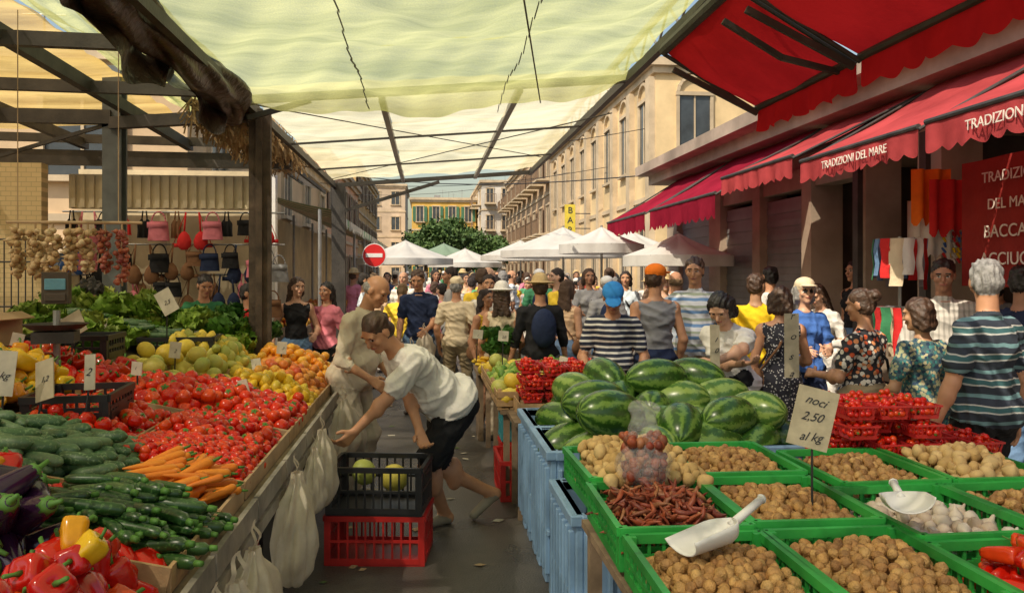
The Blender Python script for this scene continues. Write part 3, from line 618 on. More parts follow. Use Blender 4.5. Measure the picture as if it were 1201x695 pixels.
def shoulder_bag(m,s=1):
    def ex(F,d):
        b_=d['P']+d['X']*s*.2*d['g']-d['F']*.02+d['sp']*.02; F.ell(b_,(.05,.12,.1),m,.01,np.array([d['X'],d['F'],d['sp']]))
        t=d['N']-d['X']*s*.09+d['F']*0
        for sg in(-1,1):
            mid=d['P']+d['sp']*.3+d['F']*sg*.135*d['g']**.5+d['X']*s*.04; F.cap(t+d['sp']*.02,mid,.011,.011,m,.004); F.cap(mid,b_+d['F']*sg*.06+d['sp']*.06,.011,.011,m,.004)
    return ex
# --- hero figures
person('fruit_vendor',at(529,5.3),115,1.8,worldh=(at(494,5.0)+(.68,),at(402,4.85)+(.66,)),worldf=(at(572,5.55),at(520,5.42)),sk=SK[1],top=c_white,bot=c_black,hair=M_hbr,lean=50,pz=.84,bots='shorts',headp=(14,-18),heels=(.1,0),curl=.5,shoe=M_sole,h=.0078,girth=1.14,loose=1.18)
person('elderly_man',at(410,6.0),-115,1.74,sk=SK[1],top=c_linen,bot=c_stone,hair=M_hg,lean=14,hst='bald',tops='roll',headp=(25,0),hands=((.2,.28,.95),(-.2,.25,.9)),shoe=M_sole,girth=1.15,loose=1.12,collar=True)
person('shopper_blue_cap',at(718,6.4),168,1.66,sk=SK[1],top=s_navy,bot=c_navy,hair=M_hg,girth=1.15,hat=('cap',c_bcap),headp=(32,0),hands=((.2,.3,1.0),(-.22,.25,.98)),lean=6)
person('shopper_orange_cap',at(768,7.1),8,1.78,sk=SK[1],top=c_grey,bot=c_navy,hair=M_hbr,girth=1.1,tops='tank',hat=('cap',c_orange),headp=(0,60),h=.0105)
person('tall_shopper',at(815,7.6),172,1.86,sk=SK[1],top=s_lb,bot=c_khaki,hair=M_hbr,girth=1.15,headp=(10,20),h=.0105,collar=True)
person('watermelon_shopper',at(862,5.95),140,1.66,sk=SK[0],top=c_white,bot=c_black,hair=M_hb,fem=True,lean=26,hst='bob',headp=(25,0),worldh=(at(872,5.5)+(1.08,),at(838,5.4)+(1.1,)),apron=c_black,tops='tee',loose=1.12)
person('dotted_dress_woman',at(915,6.3),-15,1.6,sk=SK[1],top=s_dots,bot=s_dots,hair=M_hbr,fem=True,tops='dress',bots='dress',hst='bob',headp=(5,20),hands=((.15,.3,1.1),(-.28,.02,.8)),extra=shoulder_bag(c_brown,-1))
person('yellow_shirt_shopper',at(886,7.6),-20,1.7,sk=SK[3],top=c_yel,bot=c_jean,hair=M_hbr,headp=(0,30),h=.0105)
person('blue_shirt_woman',at(943,7.0),175,1.66,sk=SK[0],top=c_blue,bot=c_navy,hair=M_hg,fem=True,hst='bob',hat=('cap',c_cream),glasses=True,h=.0105,hands=((.15,.3,1.1),(-.1,.3,1.1)))
person('floral_top_woman',at(1014,5.4),30,1.6,sk=SK[1],top=s_floral,bot=c_khaki,hair=M_hbr,fem=True,girth=1.15,bots='skirt',hst='bun',headp=(8,-10),hands=((.25,.15,.85),(-.16,.3,1.1)),extra=shoulder_bag(c_black,1))
person('print_dress_woman',at(1082,5.1),12,1.55,sk=SK[3],top=s_green,bot=s_green,hair=M_hbr,fem=True,girth=1.1,tops='tee',bots='dress',hst='bob',headp=(8,-25),hands=((.3,.1,.8),(-.25,.2,.95)))
person('check_shirt_man',at(1106,6.2),160,1.82,sk=SK[2],top=s_plaid,bot=c_khaki,hair=M_hb,tops='roll',headp=(12,15),hands=((.24,.2,.95),(-.24,.25,1.0)),collar=True)
person('striped_polo_man',at(1158,4.35),20,1.78,sk=SK[1],top=s_polo,bot=c_black,hair=M_hg,girth=1.18,headp=(10,45),hands=((.32,.05,.86),(-.34,.08,.84)),feet=((.12,.0),(-.13,.1)),h=.0078,loose=1.05,collar=True)
person('shopper',at(1198,5.6),-70,1.76,sk=SK[2],top=c_navy,bot=c_jean,hair=M_hb,headp=(5,0),h=.0105)
person('shopper',at(1168,7.2),150,1.74,sk=SK[1],top=c_grey,bot=c_black,hair=M_hb,headp=(5,0),h=.0105,beard=M_hb)
person('shopper',at(968,8.2),120,1.62,sk=SK[0],top=c_white,bot=c_white,hair=M_hbr,fem=True,tops='long',hst='long',h=.0105,lean=10,headp=(20,0),hands=((.2,.35,1.05),(-.2,.3,1.05)))
person('shopper',at(1003,8.8),100,1.72,z=.12,sk=SK[1],top=c_black,bot=c_jean,hair=M_hb,fem=True,tops='tank',hst='long',h=.0105)
person('shopper',at(903,9.2),30,1.78,sk=SK[1],top=c_white,bot=c_grey,hair=M_hb,h=.0105,headp=(0,30))
def pack(F,d): F.ell(d['P']+d['sp']*.28-d['F']*.17,(.13,.09,.2),c_navy,.02,np.array([d['X'],d['F'],d['sp']]))
person('backpack_shopper',at(633,8.0),5,1.68,sk=SK[1],top=c_black,bot=c_grey,hair=M_hbr,hat=('brim',c_straw),tops='roll',girth=1.1,extra=pack,h=.0105,hands=((.3,.1,.85),(-.3,.1,.85)))
person('shopper_white_hat',at(588,8.2),-8,1.6,sk=SK[1],top=c_cream,bot=c_beige,hair=M_hbr,fem=True,hst='long',hat=('brim',c_white),h=.0105,tops='tank')
person('shopper_with_bags',at(491,9.8),178,1.76,sk=SK[1],top=c_navy,bot=c_jean,hair=M_hbr,h=.0105,headp=(20,10),hands=((.25,.1,.8),(-.1,.3,1.02)),collar=True)
person('shopper',at(535,9.6),-15,1.66,sk=SK[1],top=c_cream,bot=c_khaki,hair=M_hg,hat=('cap',c_cream),h=.0105,tops='tee')
person('young_woman',at(347,9.2),-165,1.66,sk=SK[0],top=c_black,bot=c_jean,hair=M_hbr,fem=True,tops='tank',hst='long',h=.0105,headp=(5,-20),hands=((.28,.05,.9),(-.2,.2,1.05)))
person('stall_keeper',at(100,6.6),-150,1.66,sk=SK[1],top=c_pink,bot=c_jean,hair=M_hb,fem=True,tops='tank',hst='curly',h=.0085,headp=(25,0),lean=12,hands=((.25,.35,1.05),(-.2,.35,1.1)))
person('stall_keeper',at(291,8.3),-100,1.6,sk=SK[1],top=c_red,bot=c_jean,hair=M_hb,h=.0105)
person('shopper',at(383,9.4),150,1.6,sk=SK[1],top=c_pink,bot=c_black,hair=M_hb,fem=True,hst='long',h=.0105)
person('shopper',at(238,8.6),-150,1.7,sk=SK[1],top=c_green,bot=c_jean,hair=M_hb,h=.0105,headp=(20,0))
# --- crowd
RT=randcloth('crowd_tops',[(.74,.7,.64),(.03,.05,.12),(.65,.04,.04),(.7,.64,.55),(.1,.3,.58),(.02,.02,.02),(.7,.48,.3),(.62,.2,.28),(.08,.32,.15),(.35,.34,.33),(.8,.55,.04),(.55,.62,.68),(.75,.25,.04),(.72,.68,.6)],13.7)
RB=randcloth('crowd_bottoms',[(.03,.04,.08),(.12,.2,.34),(.3,.25,.17),(.03,.03,.03),(.5,.47,.42),(.2,.2,.21)],29.3)
RH=randcloth('crowd_hair',[(.02,.015,.012),(.07,.04,.025),(.03,.02,.018),(.22,.21,.2),(.03,.02,.018),(.16,.1,.05)],47.1)
RS=randcloth('crowd_skin',[(.58,.33,.21),(.5,.26,.15),(.4,.2,.115),(.48,.26,.155),(.6,.36,.25),(.3,.15,.09)],71.9)
vs=[]
for i,kw in enumerate([dict(),dict(fem=True,hst='long',tops='tank',bots='skirt',extra=shoulder_bag(c_brown,1)),dict(hat=('brim',c_straw)),dict(fem=True,hst='bob',hands=((.2,.3,1.1),(-.25,.1,.85)),extra=shoulder_bag(c_black,-1)),dict(girth=1.2,hst='bald'),dict(fem=True,tops='dress',bots='dress',hst='bun'),dict(bots='shorts',hat=('cap',c_white),extra=pack),dict(lean=12,hands=((.2,.35,1.1),(-.2,.3,1.1)),headp=(20,0)),dict(feet=((.1,.22),(-.1,-.2)),heels=(0,.06),tops='long',extra=shoulder_bag(c_khaki,1)),dict(fem=True,feet=((.09,-.2),(-.09,.2)),heels=(.06,0),hst='long')]):
    vs.append(figure('crowd_shopper_%d'%i,RS,RT,RB,RH,h=.014,**kw))
pts=[]; tries=0
while len(pts)<175 and tries<16000:
    tries+=1; v=8.8+ (random.random()**1.2)*34; u=U(-1.0,3.4) if v<15 else U(-1.6,5.2)
    if v<11 and u<.3: continue
    if all((u-a)**2+(v-b)**2>.34 for a,b in pts): pts.append((u,v))
for u,v in pts:
    person('shopper',(u,v),random.choice([0,0,180,180,160,20,-30,90,-90,200])+U(-25,25),U(1.52,1.8),mesh=random.choice(vs))
# ---------------------------------------------------------------- bending man's crates
cp=at(446,4.85)
plastic_crate('plastic_crate',(cp[0],cp[1],.0),.58,.4,.29,M_redp,rz=-A-.02)
plastic_crate('plastic_crate',(cp[0],cp[1]-.01,.292),.56,.39,.28,M_blackp,rz=-A-.05)
heap('melon',melon,[P_mel],[(cp[0]-.1,cp[1],.5),(cp[0]+.08,cp[1]+.04,.45)],lambda:rotz(full=True))
# ---------------------------------------------------------------- bags
M_bag=netmat('plastic_bag_film',(.8,.72,.6),(.64,.55,.42),.05,6,60,.35,False)
def bag(name,c,w,hh,m,seed,flat=.55):
    rr=random.Random(seed); ph=[rr.uniform(0,6.3) for _ in range(6)]; b=MB()
    prof=[(0,.12),(.1,.16),(.22,.34),(.38,.46),(.55,.52),(.72,.56),(.86,.5),(.95,.32),(1,.02)]
    def rad(t):
        for (a,ra),(b_,rb) in zip(prof,prof[1:]):
            if t<=b_: return ra+(rb-ra)*(t-a)/(b_-a)
        return .02
    def fn(a,t):
        th=a*6.28318; f=1+(.22*(1-t)+.06)*math.sin(7*th+ph[0]+2*math.sin(t*4+ph[1]))+.08*math.sin(13*th+ph[2]+t*5)+.10*math.sin(2*th+ph[3])*t+.05*math.sin(t*19+3*th+ph[4])
        r_=w*rad(t)*f; return (r_*math.cos(th)+.02*math.sin(t*3+ph[5]),r_*math.sin(th)*flat,-hh*t+.012*math.sin(5*th+ph[1])*math.sin(t*3))
    b.grid(fn,56,26)
    for s in(-1,1): b.grid(lambda a,t:(s*w*(.03+.13*math.sin(a*1.57)*(1 if True else 0))+w*.03*(t-.5)*2*(1+a),.01*math.sin(a*9)+.004*s,.09*(1-a)-.03*a),8,3)
    return b.build(name,m,smooth=True,loc=c,rz=1.3+rr.uniform(-.4,.4))
for i,(b_,d,z,w,hh) in enumerate([(312,3.6,.80,.3,.5),(350,4.5,.82,.26,.44),(270,2.75,.76,.28,.42),(375,5.6,.82,.24,.42),(340,4.2,.78,.2,.34),(258,2.5,.74,.22,.36),(228,2.25,.74,.22,.36)]):
    q=at(b_,d); bag('plastic_bag',(max(q[0],-.585),q[1],z),w,hh,M_bag,i)
q=at(497,9.45); bag('plastic_bag',(q[0],q[1],1.02),.3,.42,M_bag,31); q=at(482,9.5); bag('plastic_bag',(q[0],q[1],.85),.28,.4,M_bag,32)
# ---------------------------------------------------------------- RIGHT: bins, melons, crates
def bin_(c,w,l,h):
    b=MB(); t=.035
    for s in(-1,1):
        b.box((s*(w/2-t/2),0,h/2+.05),(t,l,h-.1)); b.box((0,s*(l/2-t/2),h/2+.05),(w-2*t,t,h-.1))
    b.box((0,0,.12),(w-.02,l-.02,.03))
    for s in(-1,1):
        b.box((s*(w/2-.005),0,h-.025),(.06,l+.03,.05)); b.box((0,s*(l/2-.005),h-.025),(w-.05,.06,.05))
        for i in range(7):
            b.box((-w/2+.05+i*(w-.1)/6,s*(l/2+.01),h*.52),(.025,.03,h*.72)); b.box((s*(w/2+.01),-l/2+.05+i*(l-.1)/6,h*.52),(.03,.025,h*.72))
        b.box((s*(w/2+.008),0,h*.45),(.02,l,.03)); b.box((0,s*(l/2+.008),h*.45),(w,.02,.03))
        for sy in(-1,0,1): b.box((s*(w/2-.07),sy*(l/2-.07),.05),(.12,.12,.1))
    return b.build('produce_bin',M_bluep,loc=c,bevel=.006)
for x in(.99,1.75):
    for y in(4.42,5.1): bin_((x,y,0),.7,.63,.78)
bin_((.99,3.7,0),.7,.6,.66)
WM=wmat()
Pw=patch(.78,2.15,4.15,5.4,lambda x,y:.74,.225,1,jit=.12,asp=1.4)+patch(.85,2.05,4.15,5.35,lambda x,y:.9,.25,1,jit=.15,asp=1.45)+[(1.45,4.95,1.03),(1.75,5.1,1.02),(1.15,5.1,1.02)]
Pw=[p for p in Pw if not(.8<p[2]<1 and random.random()<.06)]
ob=heap('watermelon_heap',wmel,[WM],Pw,lambda:rotz(1.3,.25),(.9,1.12))
n=len(ob.data.vertices)//len(Pw); lq=np.tile(wmel[0],(len(Pw),1)); at_=ob.data.attributes.new('lq','FLOAT_VECTOR','POINT'); at_.data.foreach_set('vector',lq.astype(np.float32).ravel())
b=MB(); b.box((1.57,2.55,.665),(1.86,1.45,.03)); 
for x in (.68,1.55,2.44):
    for y in(1.9,3.2): b.box((x,y,.325),(.05,.05,.65))
b.box((1.6,3.5,.665),(.4,.4,.03)); b.box((1.75,3.6,.325),(.05,.05,.65))
b.build('crate_stand_table',M_wood2)
def zt(y): return .68+.02*(y-2)
def fill_crate(cx,cy,w,l,m,kind):
    z=zt(cy); plastic_crate('plastic_crate',(cx,cy,z),w,l,.15,m,rz=U(-.03,.03))
    x0,x1,y0,y1=cx-w/2+.02,cx+w/2-.02,cy-l/2+.02,cy+l/2-.02; zz=lambda x,y:z+.05
    if kind=='wal': heap('walnut_heap',wal,[P_wal],patch(x0,x1,y0,y1,lambda x,y:z+.06,.036,3,lift=.022,mound=.055,jit=.38),lambda:rotz(full=True),sc=(.8,1.15))
    if kind=='pot': heap('potato_heap',pot,[P_pot],patch(x0,x1,y0,y1,zz,.055,3,mound=.06,jit=.3),lambda:rotz(full=True),sc=(.7,1.2))
    if kind=='gar': heap('garlic_heap',garlic,[P_gar],patch(x0,x1,y0,y1,lambda x,y:z+.05,.055,2,mound=.02,jit=.3),lambda:rotz(full=True),sc=(.8,1.2))
    if kind=='chi': heap('dried_chili_heap',chili,[P_chi],patch(x0,x1,y0,y1,zz,.026,5,mound=.06,jit=.5,lift=.018,asp=1.6),lambda:rotz(3,.9),sc=(.6,1.1))
    if kind=='tom': heap('sweet_pepper_heap',sweet,[P_tom,P_green],patch(x0,x1,y0,y1,zz,.075,3,mound=.04,jit=.3),lambda:rotz(full=True),sc=(.65,.9))
for (cx,cy,k) in [(.88,2.3,'wal'),(1.36,2.3,'wal'),(1.84,2.14,'tom'),(2.32,2.14,'tom'),(.88,2.92,'chi'),(1.36,2.94,'wal'),(1.84,2.76,'gar'),(2.32,2.76,'wal'),(.9,3.54,'pot'),(1.38,3.56,'wal'),(1.9,3.37,'wal'),(2.4,3.37,'pot')]:
    fill_crate(cx,cy,.46,.59,M_greenp,k)
heap('potato_heap',pot,[P_pot],patch(.72,1.15,3.15,3.8,lambda x,y:.86,.055,2,mound=.03),lambda:rotz(full=True),sc=(.7,1.1))
def clearmat():
    m,nt,b=newmat('clear_plastic'); b.inputs['Base Color'].default_value=(.9,.9,.9,1); b.inputs['Roughness'].default_value=.12; b.inputs['Alpha'].default_value=.16; b.inputs['Specular IOR Level'].default_value=.7; 
    tc=nd(nt,'ShaderNodeTexCoord').outputs['Object']; addbump(nt,b,noise(nt,tc,22,4),1,.03); return m
M_clear=clearmat()
F=Fig(); F.ell((0,0,.09),(.11,.1,.1),M_clear,.03); F.ell((.0,0,.22),(.06,.05,.1),M_clear,.05); F.ell((0,0,.31),(.07,.03,.03),M_clear,.03)
me=F.mesh(.008,'nut_bag',{M_clear:M_clear},noiseamp=.006); e=empty('nut_bag',(.86,3.12,.85)); o=link(bpy.data.objects.new('bag_film',me),e)
heap('nuts',wal,[P_chi],[(U(-.07,.07),U(-.06,.06),U(.03,.2)) for _ in range(150)],lambda:rotz(full=True),parent=e)
def scoop(c,rot):
    b=MB(); w=lambda t:min(1,math.sqrt(max(0,t)*5+.001))
    b.grid(lambda a,t:(math.cos(math.pi*a)*.075*w(t),.21*t-.012*math.sin(math.pi*a)*(t>.9),-math.sin(math.pi*a)*.07*w(t)*(1-.25*t)),14,12); 
    b.tube((0,.012,-.02),(0,-.13,.015),.015,.013); b.tube((0,-.13,.015),(0,-.14,.016),.017,.012)
    o=b.build('scoop',M_white,smooth=True,loc=c,rot=rot); s=o.modifiers.new('s','SOLIDIFY'); s.thickness=.004; return o
q=at(1055,2.78); scoop((q[0],q[1],.945),(.15,.1,2.75)); q=at(858,2.48); scoop((q[0],q[1],.945),(-.2,.2,1.9))
# price signs
def sign(c,w,h,txt,yaw,roll=0,rod=.3,m=M_paper,size=None):
    e=empty('price_sign',c,yaw); e.rotation_euler[0]=U(-.25,.1)
    b=MB(); b.box((0,0,0),(w,.005,h),0,Matrix.Rotation(roll,3,'Y')); b.build('card',[m],e)
    b=MB(); b.tube((0,.008,h*.35),(-.01,.012,-rod),.0045); b.build('rod',M_blackp,e)
    lines=txt.split('\n')
    for i,l in enumerate(lines):
        zz=(len(lines)-1)*.5*h*.3-i*h*.3
        text('writing',l,size or min(h*.32,w*.7/max(1,len(l))*1.4),(math.sin(roll)*zz+U(-.01,.01),-.0045,math.cos(roll)*zz+U(-.01,.01)),(math.pi/2,-(-roll)+U(-.15,.15),0),M_ink,e,ex=.0004,shear=.45)
    return e
def S(b_,d,z): q=at(b_,d); return (q[0],q[1],z)
sign(S(953,2.95,1.7-(490-320)/940*2.95),.15,.22,'noci\n2,50\nal kg',-.15,.25,.5,size=.045,m=M_pbeige)
sign(S(928,5.5,1.7-85/940*5.5),.1,.44,'r\no\ns\na',-.1,0,.4,size=.07,m=M_pbeige)
sign(S(838,5.3,1.22),.07,.28,'1\n0',.2,.1,.3,m=M_pbeige,size=.05)
sign(S(52,3.3,1.26),.1,.17,'1,2',-.5,-.3,.25,m=M_pbeige); sign(S(105,3.4,1.28),.05,.15,'2',-.3,-.1,.25); sign(S(4,3.2,1.3),.08,.18,'kg',.2,.1,.25)
sign(S(195,5.6,1.5),.12,.17,'2,5',-.2,-.5,.25); sign(S(85,4.6,1.4),.15,.13,'1,5',-.3,-.5,.25,m=M_pbeige); sign(S(205,5.0,1.22),.07,.1,'2',-.1,.1,.2); sign(S(330,5.9,1.15),.07,.09,'3',.1,.1,.2)
sign(S(590,7.0,1.15),.09,.09,'2,0',.1,.1,.25); sign(S(560,7.2,1.15),.09,.08,'1',.1,.1,.25)
for (bx,d,z) in [(285,4.4,1.08),(160,4.2,1.2),(300,5.3,1.1),(232,6.2,1.22),(660,5.9,1.05),(120,5.6,1.35),(20,4.2,1.35)]: sign(S(bx,d,z),.06,.07,random.choice(['1','2','3']),U(-.4,.4),U(-.3,.3),.2)
M_pun=mat('red_punnet_plastic',(.55,.03,.03),.3,.2,8,.1,50)
def punnets(name,x0,x1,y0,y1,z,nx,ny,layers):
    e=empty(name,((x0+x1)/2,(y0+y1)/2,z)); b=MB(); P=[]
    for k in range(layers):
        for i in range(nx):
            for j in range(ny):
                if k and (random.random()<.12 or (k>1 and i>nx*.5)): continue
                jx,jy=U(-.008,.008),U(-.008,.008)
                cx=x0+(i+.5)*(x1-x0)/nx-e.location.x+jx; cy=y0+(j+.5)*(y1-y0)/ny-e.location.y+jy; w=(x1-x0)/nx*.47; l=(y1-y0)/ny*.47; zz=k*.092
                def lv(f,h_): return [(cx-w*f,cy-l*f,zz+h_),(cx+w*f,cy-l*f,zz+h_),(cx+w*f,cy+l*f,zz+h_),(cx-w*f,cy+l*f,zz+h_)]
                a=lv(.82,0); c=lv(.86,.02); b.add(a+c,[(0,1,2,3),(0,1,5,4),(1,2,6,5),(2,3,7,6),(3,0,4,7)],0)
                for q in range(4):
                    p0,p1=lv(.99,.062)[q],lv(.99,.062)[(q+1)%4]; b.beam(p0,p1,.008,.008)
                    l0,l1=lv(.86,.02)[q],lv(.86,.02)[(q+1)%4]
                    for s_ in range(6):
                        t=(s_+.5)/6; b.beam(tuple(l0[c_]+(l1[c_]-l0[c_])*t for c_ in range(3)),tuple(p0[c_]+(p1[c_]-p0[c_])*t for c_ in range(3)),.006,.003)
                P+=[(cx+q[0],cy+q[1],zz+q[2]) for q in patch(-w*.85,w*.85,-l*.85,l*.85,lambda x,y:.03,.03,3,lift=.022)]
    b.build('punnet_trays',M_pun,e); heap('fruit',[cherry2,cherry],[P_tom,P_green],P,lambda:rotz(full=True),sc=(.9,1.1),parent=e)
q=at(1062,4.05); punnets('cherry_tomato_punnets',q[0]-.42,q[0]+.4,q[1]-.2,q[1]+.22,.72,5,3,4)
wood_crate('wooden_crate',(q[0]-.2,q[1],.59),.42,.5,.13); wood_crate('wooden_crate',(q[0]+.23,q[1],.59),.42,.5,.13)
plastic_crate('plastic_crate',(q[0]+.2,q[1],.3),.5,.4,.285,M_white); plastic_crate('plastic_crate',(q[0]+.2,q[1],.0),.5,.4,.285,M_white); plastic_crate('plastic_crate',(q[0]-.32,q[1],.0),.5,.4,.285,M_greenp); plastic_crate('plastic_crate',(q[0]-.32,q[1],.3),.5,.4,.285,M_greenp)
# mid fruit stand
b=MB(); b.box((1.1,6.9,.66),(1.1,1.9,.03)); 
for x in(.6,1.6):
    for y in(6.0,6.9,7.8): b.box((x,y,.33),(.045,.045,.66),0)
b.build('fruit_stand_table',M_wood2)
plastic_crate('plastic_crate',(.82,6.9,0),.4,.6,.3,M_redp); plastic_crate('plastic_crate',(.82,6.9,.305),.4,.6,.3,mat('teal_plastic',(.05,.3,.35),.4)); plastic_crate('plastic_crate',(.75,6.2,0),.4,.55,.3,M_redp)
for (x,y,kind) in [(.75,6.25,'m'),(.75,6.9,'g'),(.75,7.5,'m'),(1.25,6.3,'s'),(1.25,6.95,'m'),(1.25,7.5,'g')]:
    wood_crate('wooden_crate',(x,y,.68),.44,.56,.14,0); 
    if kind=='m': heap('melon_heap',melon,[P_mel],patch(x-.2,x+.2,y-.26,y+.26,lambda a,c:.78,.13,2),lambda:rotz(full=True),sc=(.75,.9))
    if kind=='g': heap('pear_heap',lemon,[P_let],patch(x-.2,x+.2,y-.26,y+.26,lambda a,c:.78,.065,3),lambda:rotz(full=True),sc=(1,1.2))
    if kind=='s': punnets('strawberry_punnets',x-.22,x+.22,y-.28,y+.28,.82,2,3,2)
wood_crate('wooden_crate',(.95,5.72,.68),.6,.4,.12); punnets('strawberry_punnets',.66,1.3,5.5,5.95,.8,4,3,3)
b=MB(); b.box((1.0,5.7,.66),(.8,.5,.03)); [b.box((x,y,.32),(.04,.04,.64)) for x in(.65,1.35) for y in(5.5,5.9)]; b.build('fruit_stand_table',M_wood2)
heap('basil_plant',lets,[P_her],[(.62+.1*i,8.0,.9+.08*j) for i in range(3) for j in range(3)],lambda:rotz(3,1.0),sc=(.7,.9))
heap('banana_heap',[bendx(longv(.17,.018,0,.5,lob=5,amp=.05),2.2)],[P_lem],patch(.55,1.4,8.05,8.5,lambda x,y:.78,.04,3,asp=3),lambda:rotz(.5,.4))
b=MB(); b.box((1.0,8.3,.7),(1.0,.6,.04)); [b.box((x,8.3,.35),(.05,.4,.7)) for x in(.55,1.45)]; b.build('fruit_stand_table',M_wood2)
# ---------------------------------------------------------------- CANOPIES
N_green=netmat('green_shade_net',(.6,.6,.25),(.36,.38,.13),.27,1.5,transl=.88)
N_white=netmat('white_shade_net',(.84,.76,.5),(.6,.52,.3),.3,1.2,transl=.88)
N_yel=netmat('yellow_roof_sheet',(.7,.5,.18),(.4,.26,.08),.18,1.4,transl=.85)
def sheet(name,m,x0,x1,y0,y1,zf,nx=70,ny=70):
    xs=np.linspace(0,1,nx+1); ys=np.linspace(0,1,ny+1); a,b_=np.meshgrid(xs,ys,indexing='ij')
    V=np.stack([x0+(x1-x0)*a,y0+(y1-y0)*b_,zf(a,b_)],-1).reshape(-1,3)
    Q=[(i*(ny+1)+j,(i+1)*(ny+1)+j,(i+1)*(ny+1)+j+1,i*(ny+1)+j+1) for i in range(nx) for j in range(ny)]
    return qmesh(name,V,Q,None,[m])
def fold(a,b,s=1,seed=0): return s*(.02*np.sin(a*21+3*np.sin(b*5+seed))*np.sin(b*9+seed)+.012*np.sin(b*43+4*np.sin(a*7+seed))+.006*np.sin((a+b)*61+seed))
sheet('shade_canopy_green',N_green,-1.45,1.6,-1.0,6.35,lambda a,b:3.12+.22*a-.14*np.abs(np.sin(b*np.pi*3.5))*np.sin(a*np.pi)-.05*np.sin(a*np.pi*3)**2+fold(a,b,1.3)-np.clip(b-.975,0,1)*4.5,120,150)
sheet('shade_canopy_white',N_white,-1.4,1.7,6.3,12.4,lambda a,b:3.12+.22*a-.1*np.sin(b*np.pi*3)**2*np.sin(a*np.pi)+fold(a,b,.8,2),90,110)
b=MB()
for x,z in((-1.38,3.02),(1.62,3.27)): b.beam((x,-1,z),(x,12.5,z),.05,.07)
b.beam((1.62,-1,3.5),(1.62,12.5,3.5),.04,.04,1)
for i in range(27): y=-1+i*.5; b.beam((1.62,y,3.29),(1.62,y+.25,3.49),.015,.015,1); b.beam((1.62,y+.25,3.49),(1.62,y+.5,3.29),.015,.015,1)
for y in(6.35,12.4): b.beam((-1.38,y,3.03),(1.62,y,3.27),.05,.06)
for (p0,p1) in [((-.35,6.4,3.08),(-.35,12.4,3.1)),((.75,6.4,3.18),(.75,12.4,3.18))]: b.beam(p0,p1,.05,.05,1)
for y in(8.3,10.3): b.beam((-1.38,y,3.0),(1.62,y,3.24),.02,.02)
b.beam((-1.38,6.4,2.9),(-.9,6.4,3.05),.04,.04); b.beam((-1.38,12.4,2.6),(.2,12.4,3.1),.05,.05)
for y in(1.0,3.6): b.tube((-1.38,y,3.02),(1.62,y+.5,3.26),.012)
b.tube((-.3,-.5,3.0),(.9,6.3,3.05),.005); b.tube((-1.3,6.4,3.0),(1.5,10.3,3.2),.005); b.tube((1.5,6.4,3.0),(-1.3,11.3,3.0),.005)
for x in (-.45,.55): 
    for i in range(30): y=-.9+i*.24; b.beam((x,y,3.0+.03*math.sin(i)),(x+.01,y+.24,3.0+.03*math.sin(i+1)),.004,.012)
b.build('canopy_frame',[M_steel,M_galv])
b=MB(); b.box((0,0,1.5),(.17,.05,3.0)); b.box((0,.085,1.5),(.13,.12,3.0)); b.box((0,-.04,1.5),(.05,.04,2.98),0); b.box((0,0,.01),(.3,.3,.02)); b.build('canopy_post',M_rust,loc=(-1.34,6.68,0))
b=MB(); b.box((0,0,1.5),(.2,.06,3.02)); b.box((0,.06,1.5),(.06,.1,3.02)); b.box((0,.13,1.5),(.2,.05,3.02)); b.build('canopy_post',M_steel,loc=(-1.33,12.4,0))
b=MB(); b.box((0,0,1.75),(.15,.03,3.5)); b.box((0,.07,1.75),(.03,.12,3.5)); b.box((0,.14,1.75),(.15,.03,3.5)); b.build('steel_post',mat('grey_steel',(.12,.13,.13),.5,.25),loc=(-2.72,7.3,0))
M_tarp=mat('dark_tarp',(.055,.036,.024),.35,.5,6,.6,10,dist=.04)
def tf(a,t):
    y=.0+6.9*t; th=a*6.2832; rr_=.12+.035*math.sin(t*23)*math.sin(2*th+t*9)+.014*math.sin(t*60+4*th)+.012*math.sin(7*th+t*30); return (-1.5+rr_*math.cos(th)*1.1+.05*math.sin(t*17),y,3.05+rr_*math.sin(th)+.04*math.sin(t*13))
b=MB(); b.grid(tf,48,170); b.build('rolled_tarp',M_tarp,smooth=True)
b=MB(); b.grid(lambda a,t:(-1.62+.04*math.sin(a*40+t*3)+.05*t,2.2+4.5*a,3.0-.26*t*(.4+.6*math.sin(a*9)**2)+.015*math.sin(a*70)),120,8); b.build('hanging_tarp',M_tarp,smooth=True)
sheet('market_roof_sheet',N_yel,-7.5,-2.6,-1,9.2,lambda a,b:3.42-.25*b+.15*a+.03*np.abs(np.sin(b*60))+fold(a,b,.6,5),60,120)
sheet('shade_net_strip',N_green,-2.65,-1.55,-1,9.0,lambda a,b:3.5-.35*a+fold(a,b,1.5,3)-.06*np.sin(a*np.pi),40,90)
b=MB()
for y in np.arange(0,9.3,1.3): b.beam((-7.5,y,3.2),(-1.5,y,3.12),.06,.09)
for x in(-2.6,-3.7,-4.9,-6.1): b.beam((x,-1,3.28),(x,9.2,3.1),.07,.1)
b.beam((-7.5,9.2,2.98),(-1.5,9.2,2.94),.1,.16); b.beam((-2.72,7.3,3.0),(-1.34,6.68,2.98),.08,.1); b.beam((-7.5,7.3,3.05),(-2.72,7.3,3.05),.08,.12)
b.beam((-5.5,7.3,2.1),(-2.72,7.3,3.0),.03,.03)
for y in np.arange(7,13,.35): b.beam((-1.6,y,3.0),(-1.95,y+.17,3.12),.02,.02)
b.beam((-1.95,6.7,3.12),(-1.95,13,3.12),.03,.05); b.beam((-1.6,6.7,2.98),(-1.6,13,2.98),.03,.05)
b.build('market_roof_frame',mat('roof_steel',(.06,.05,.04),.6,.4))
V=[];Q=[]
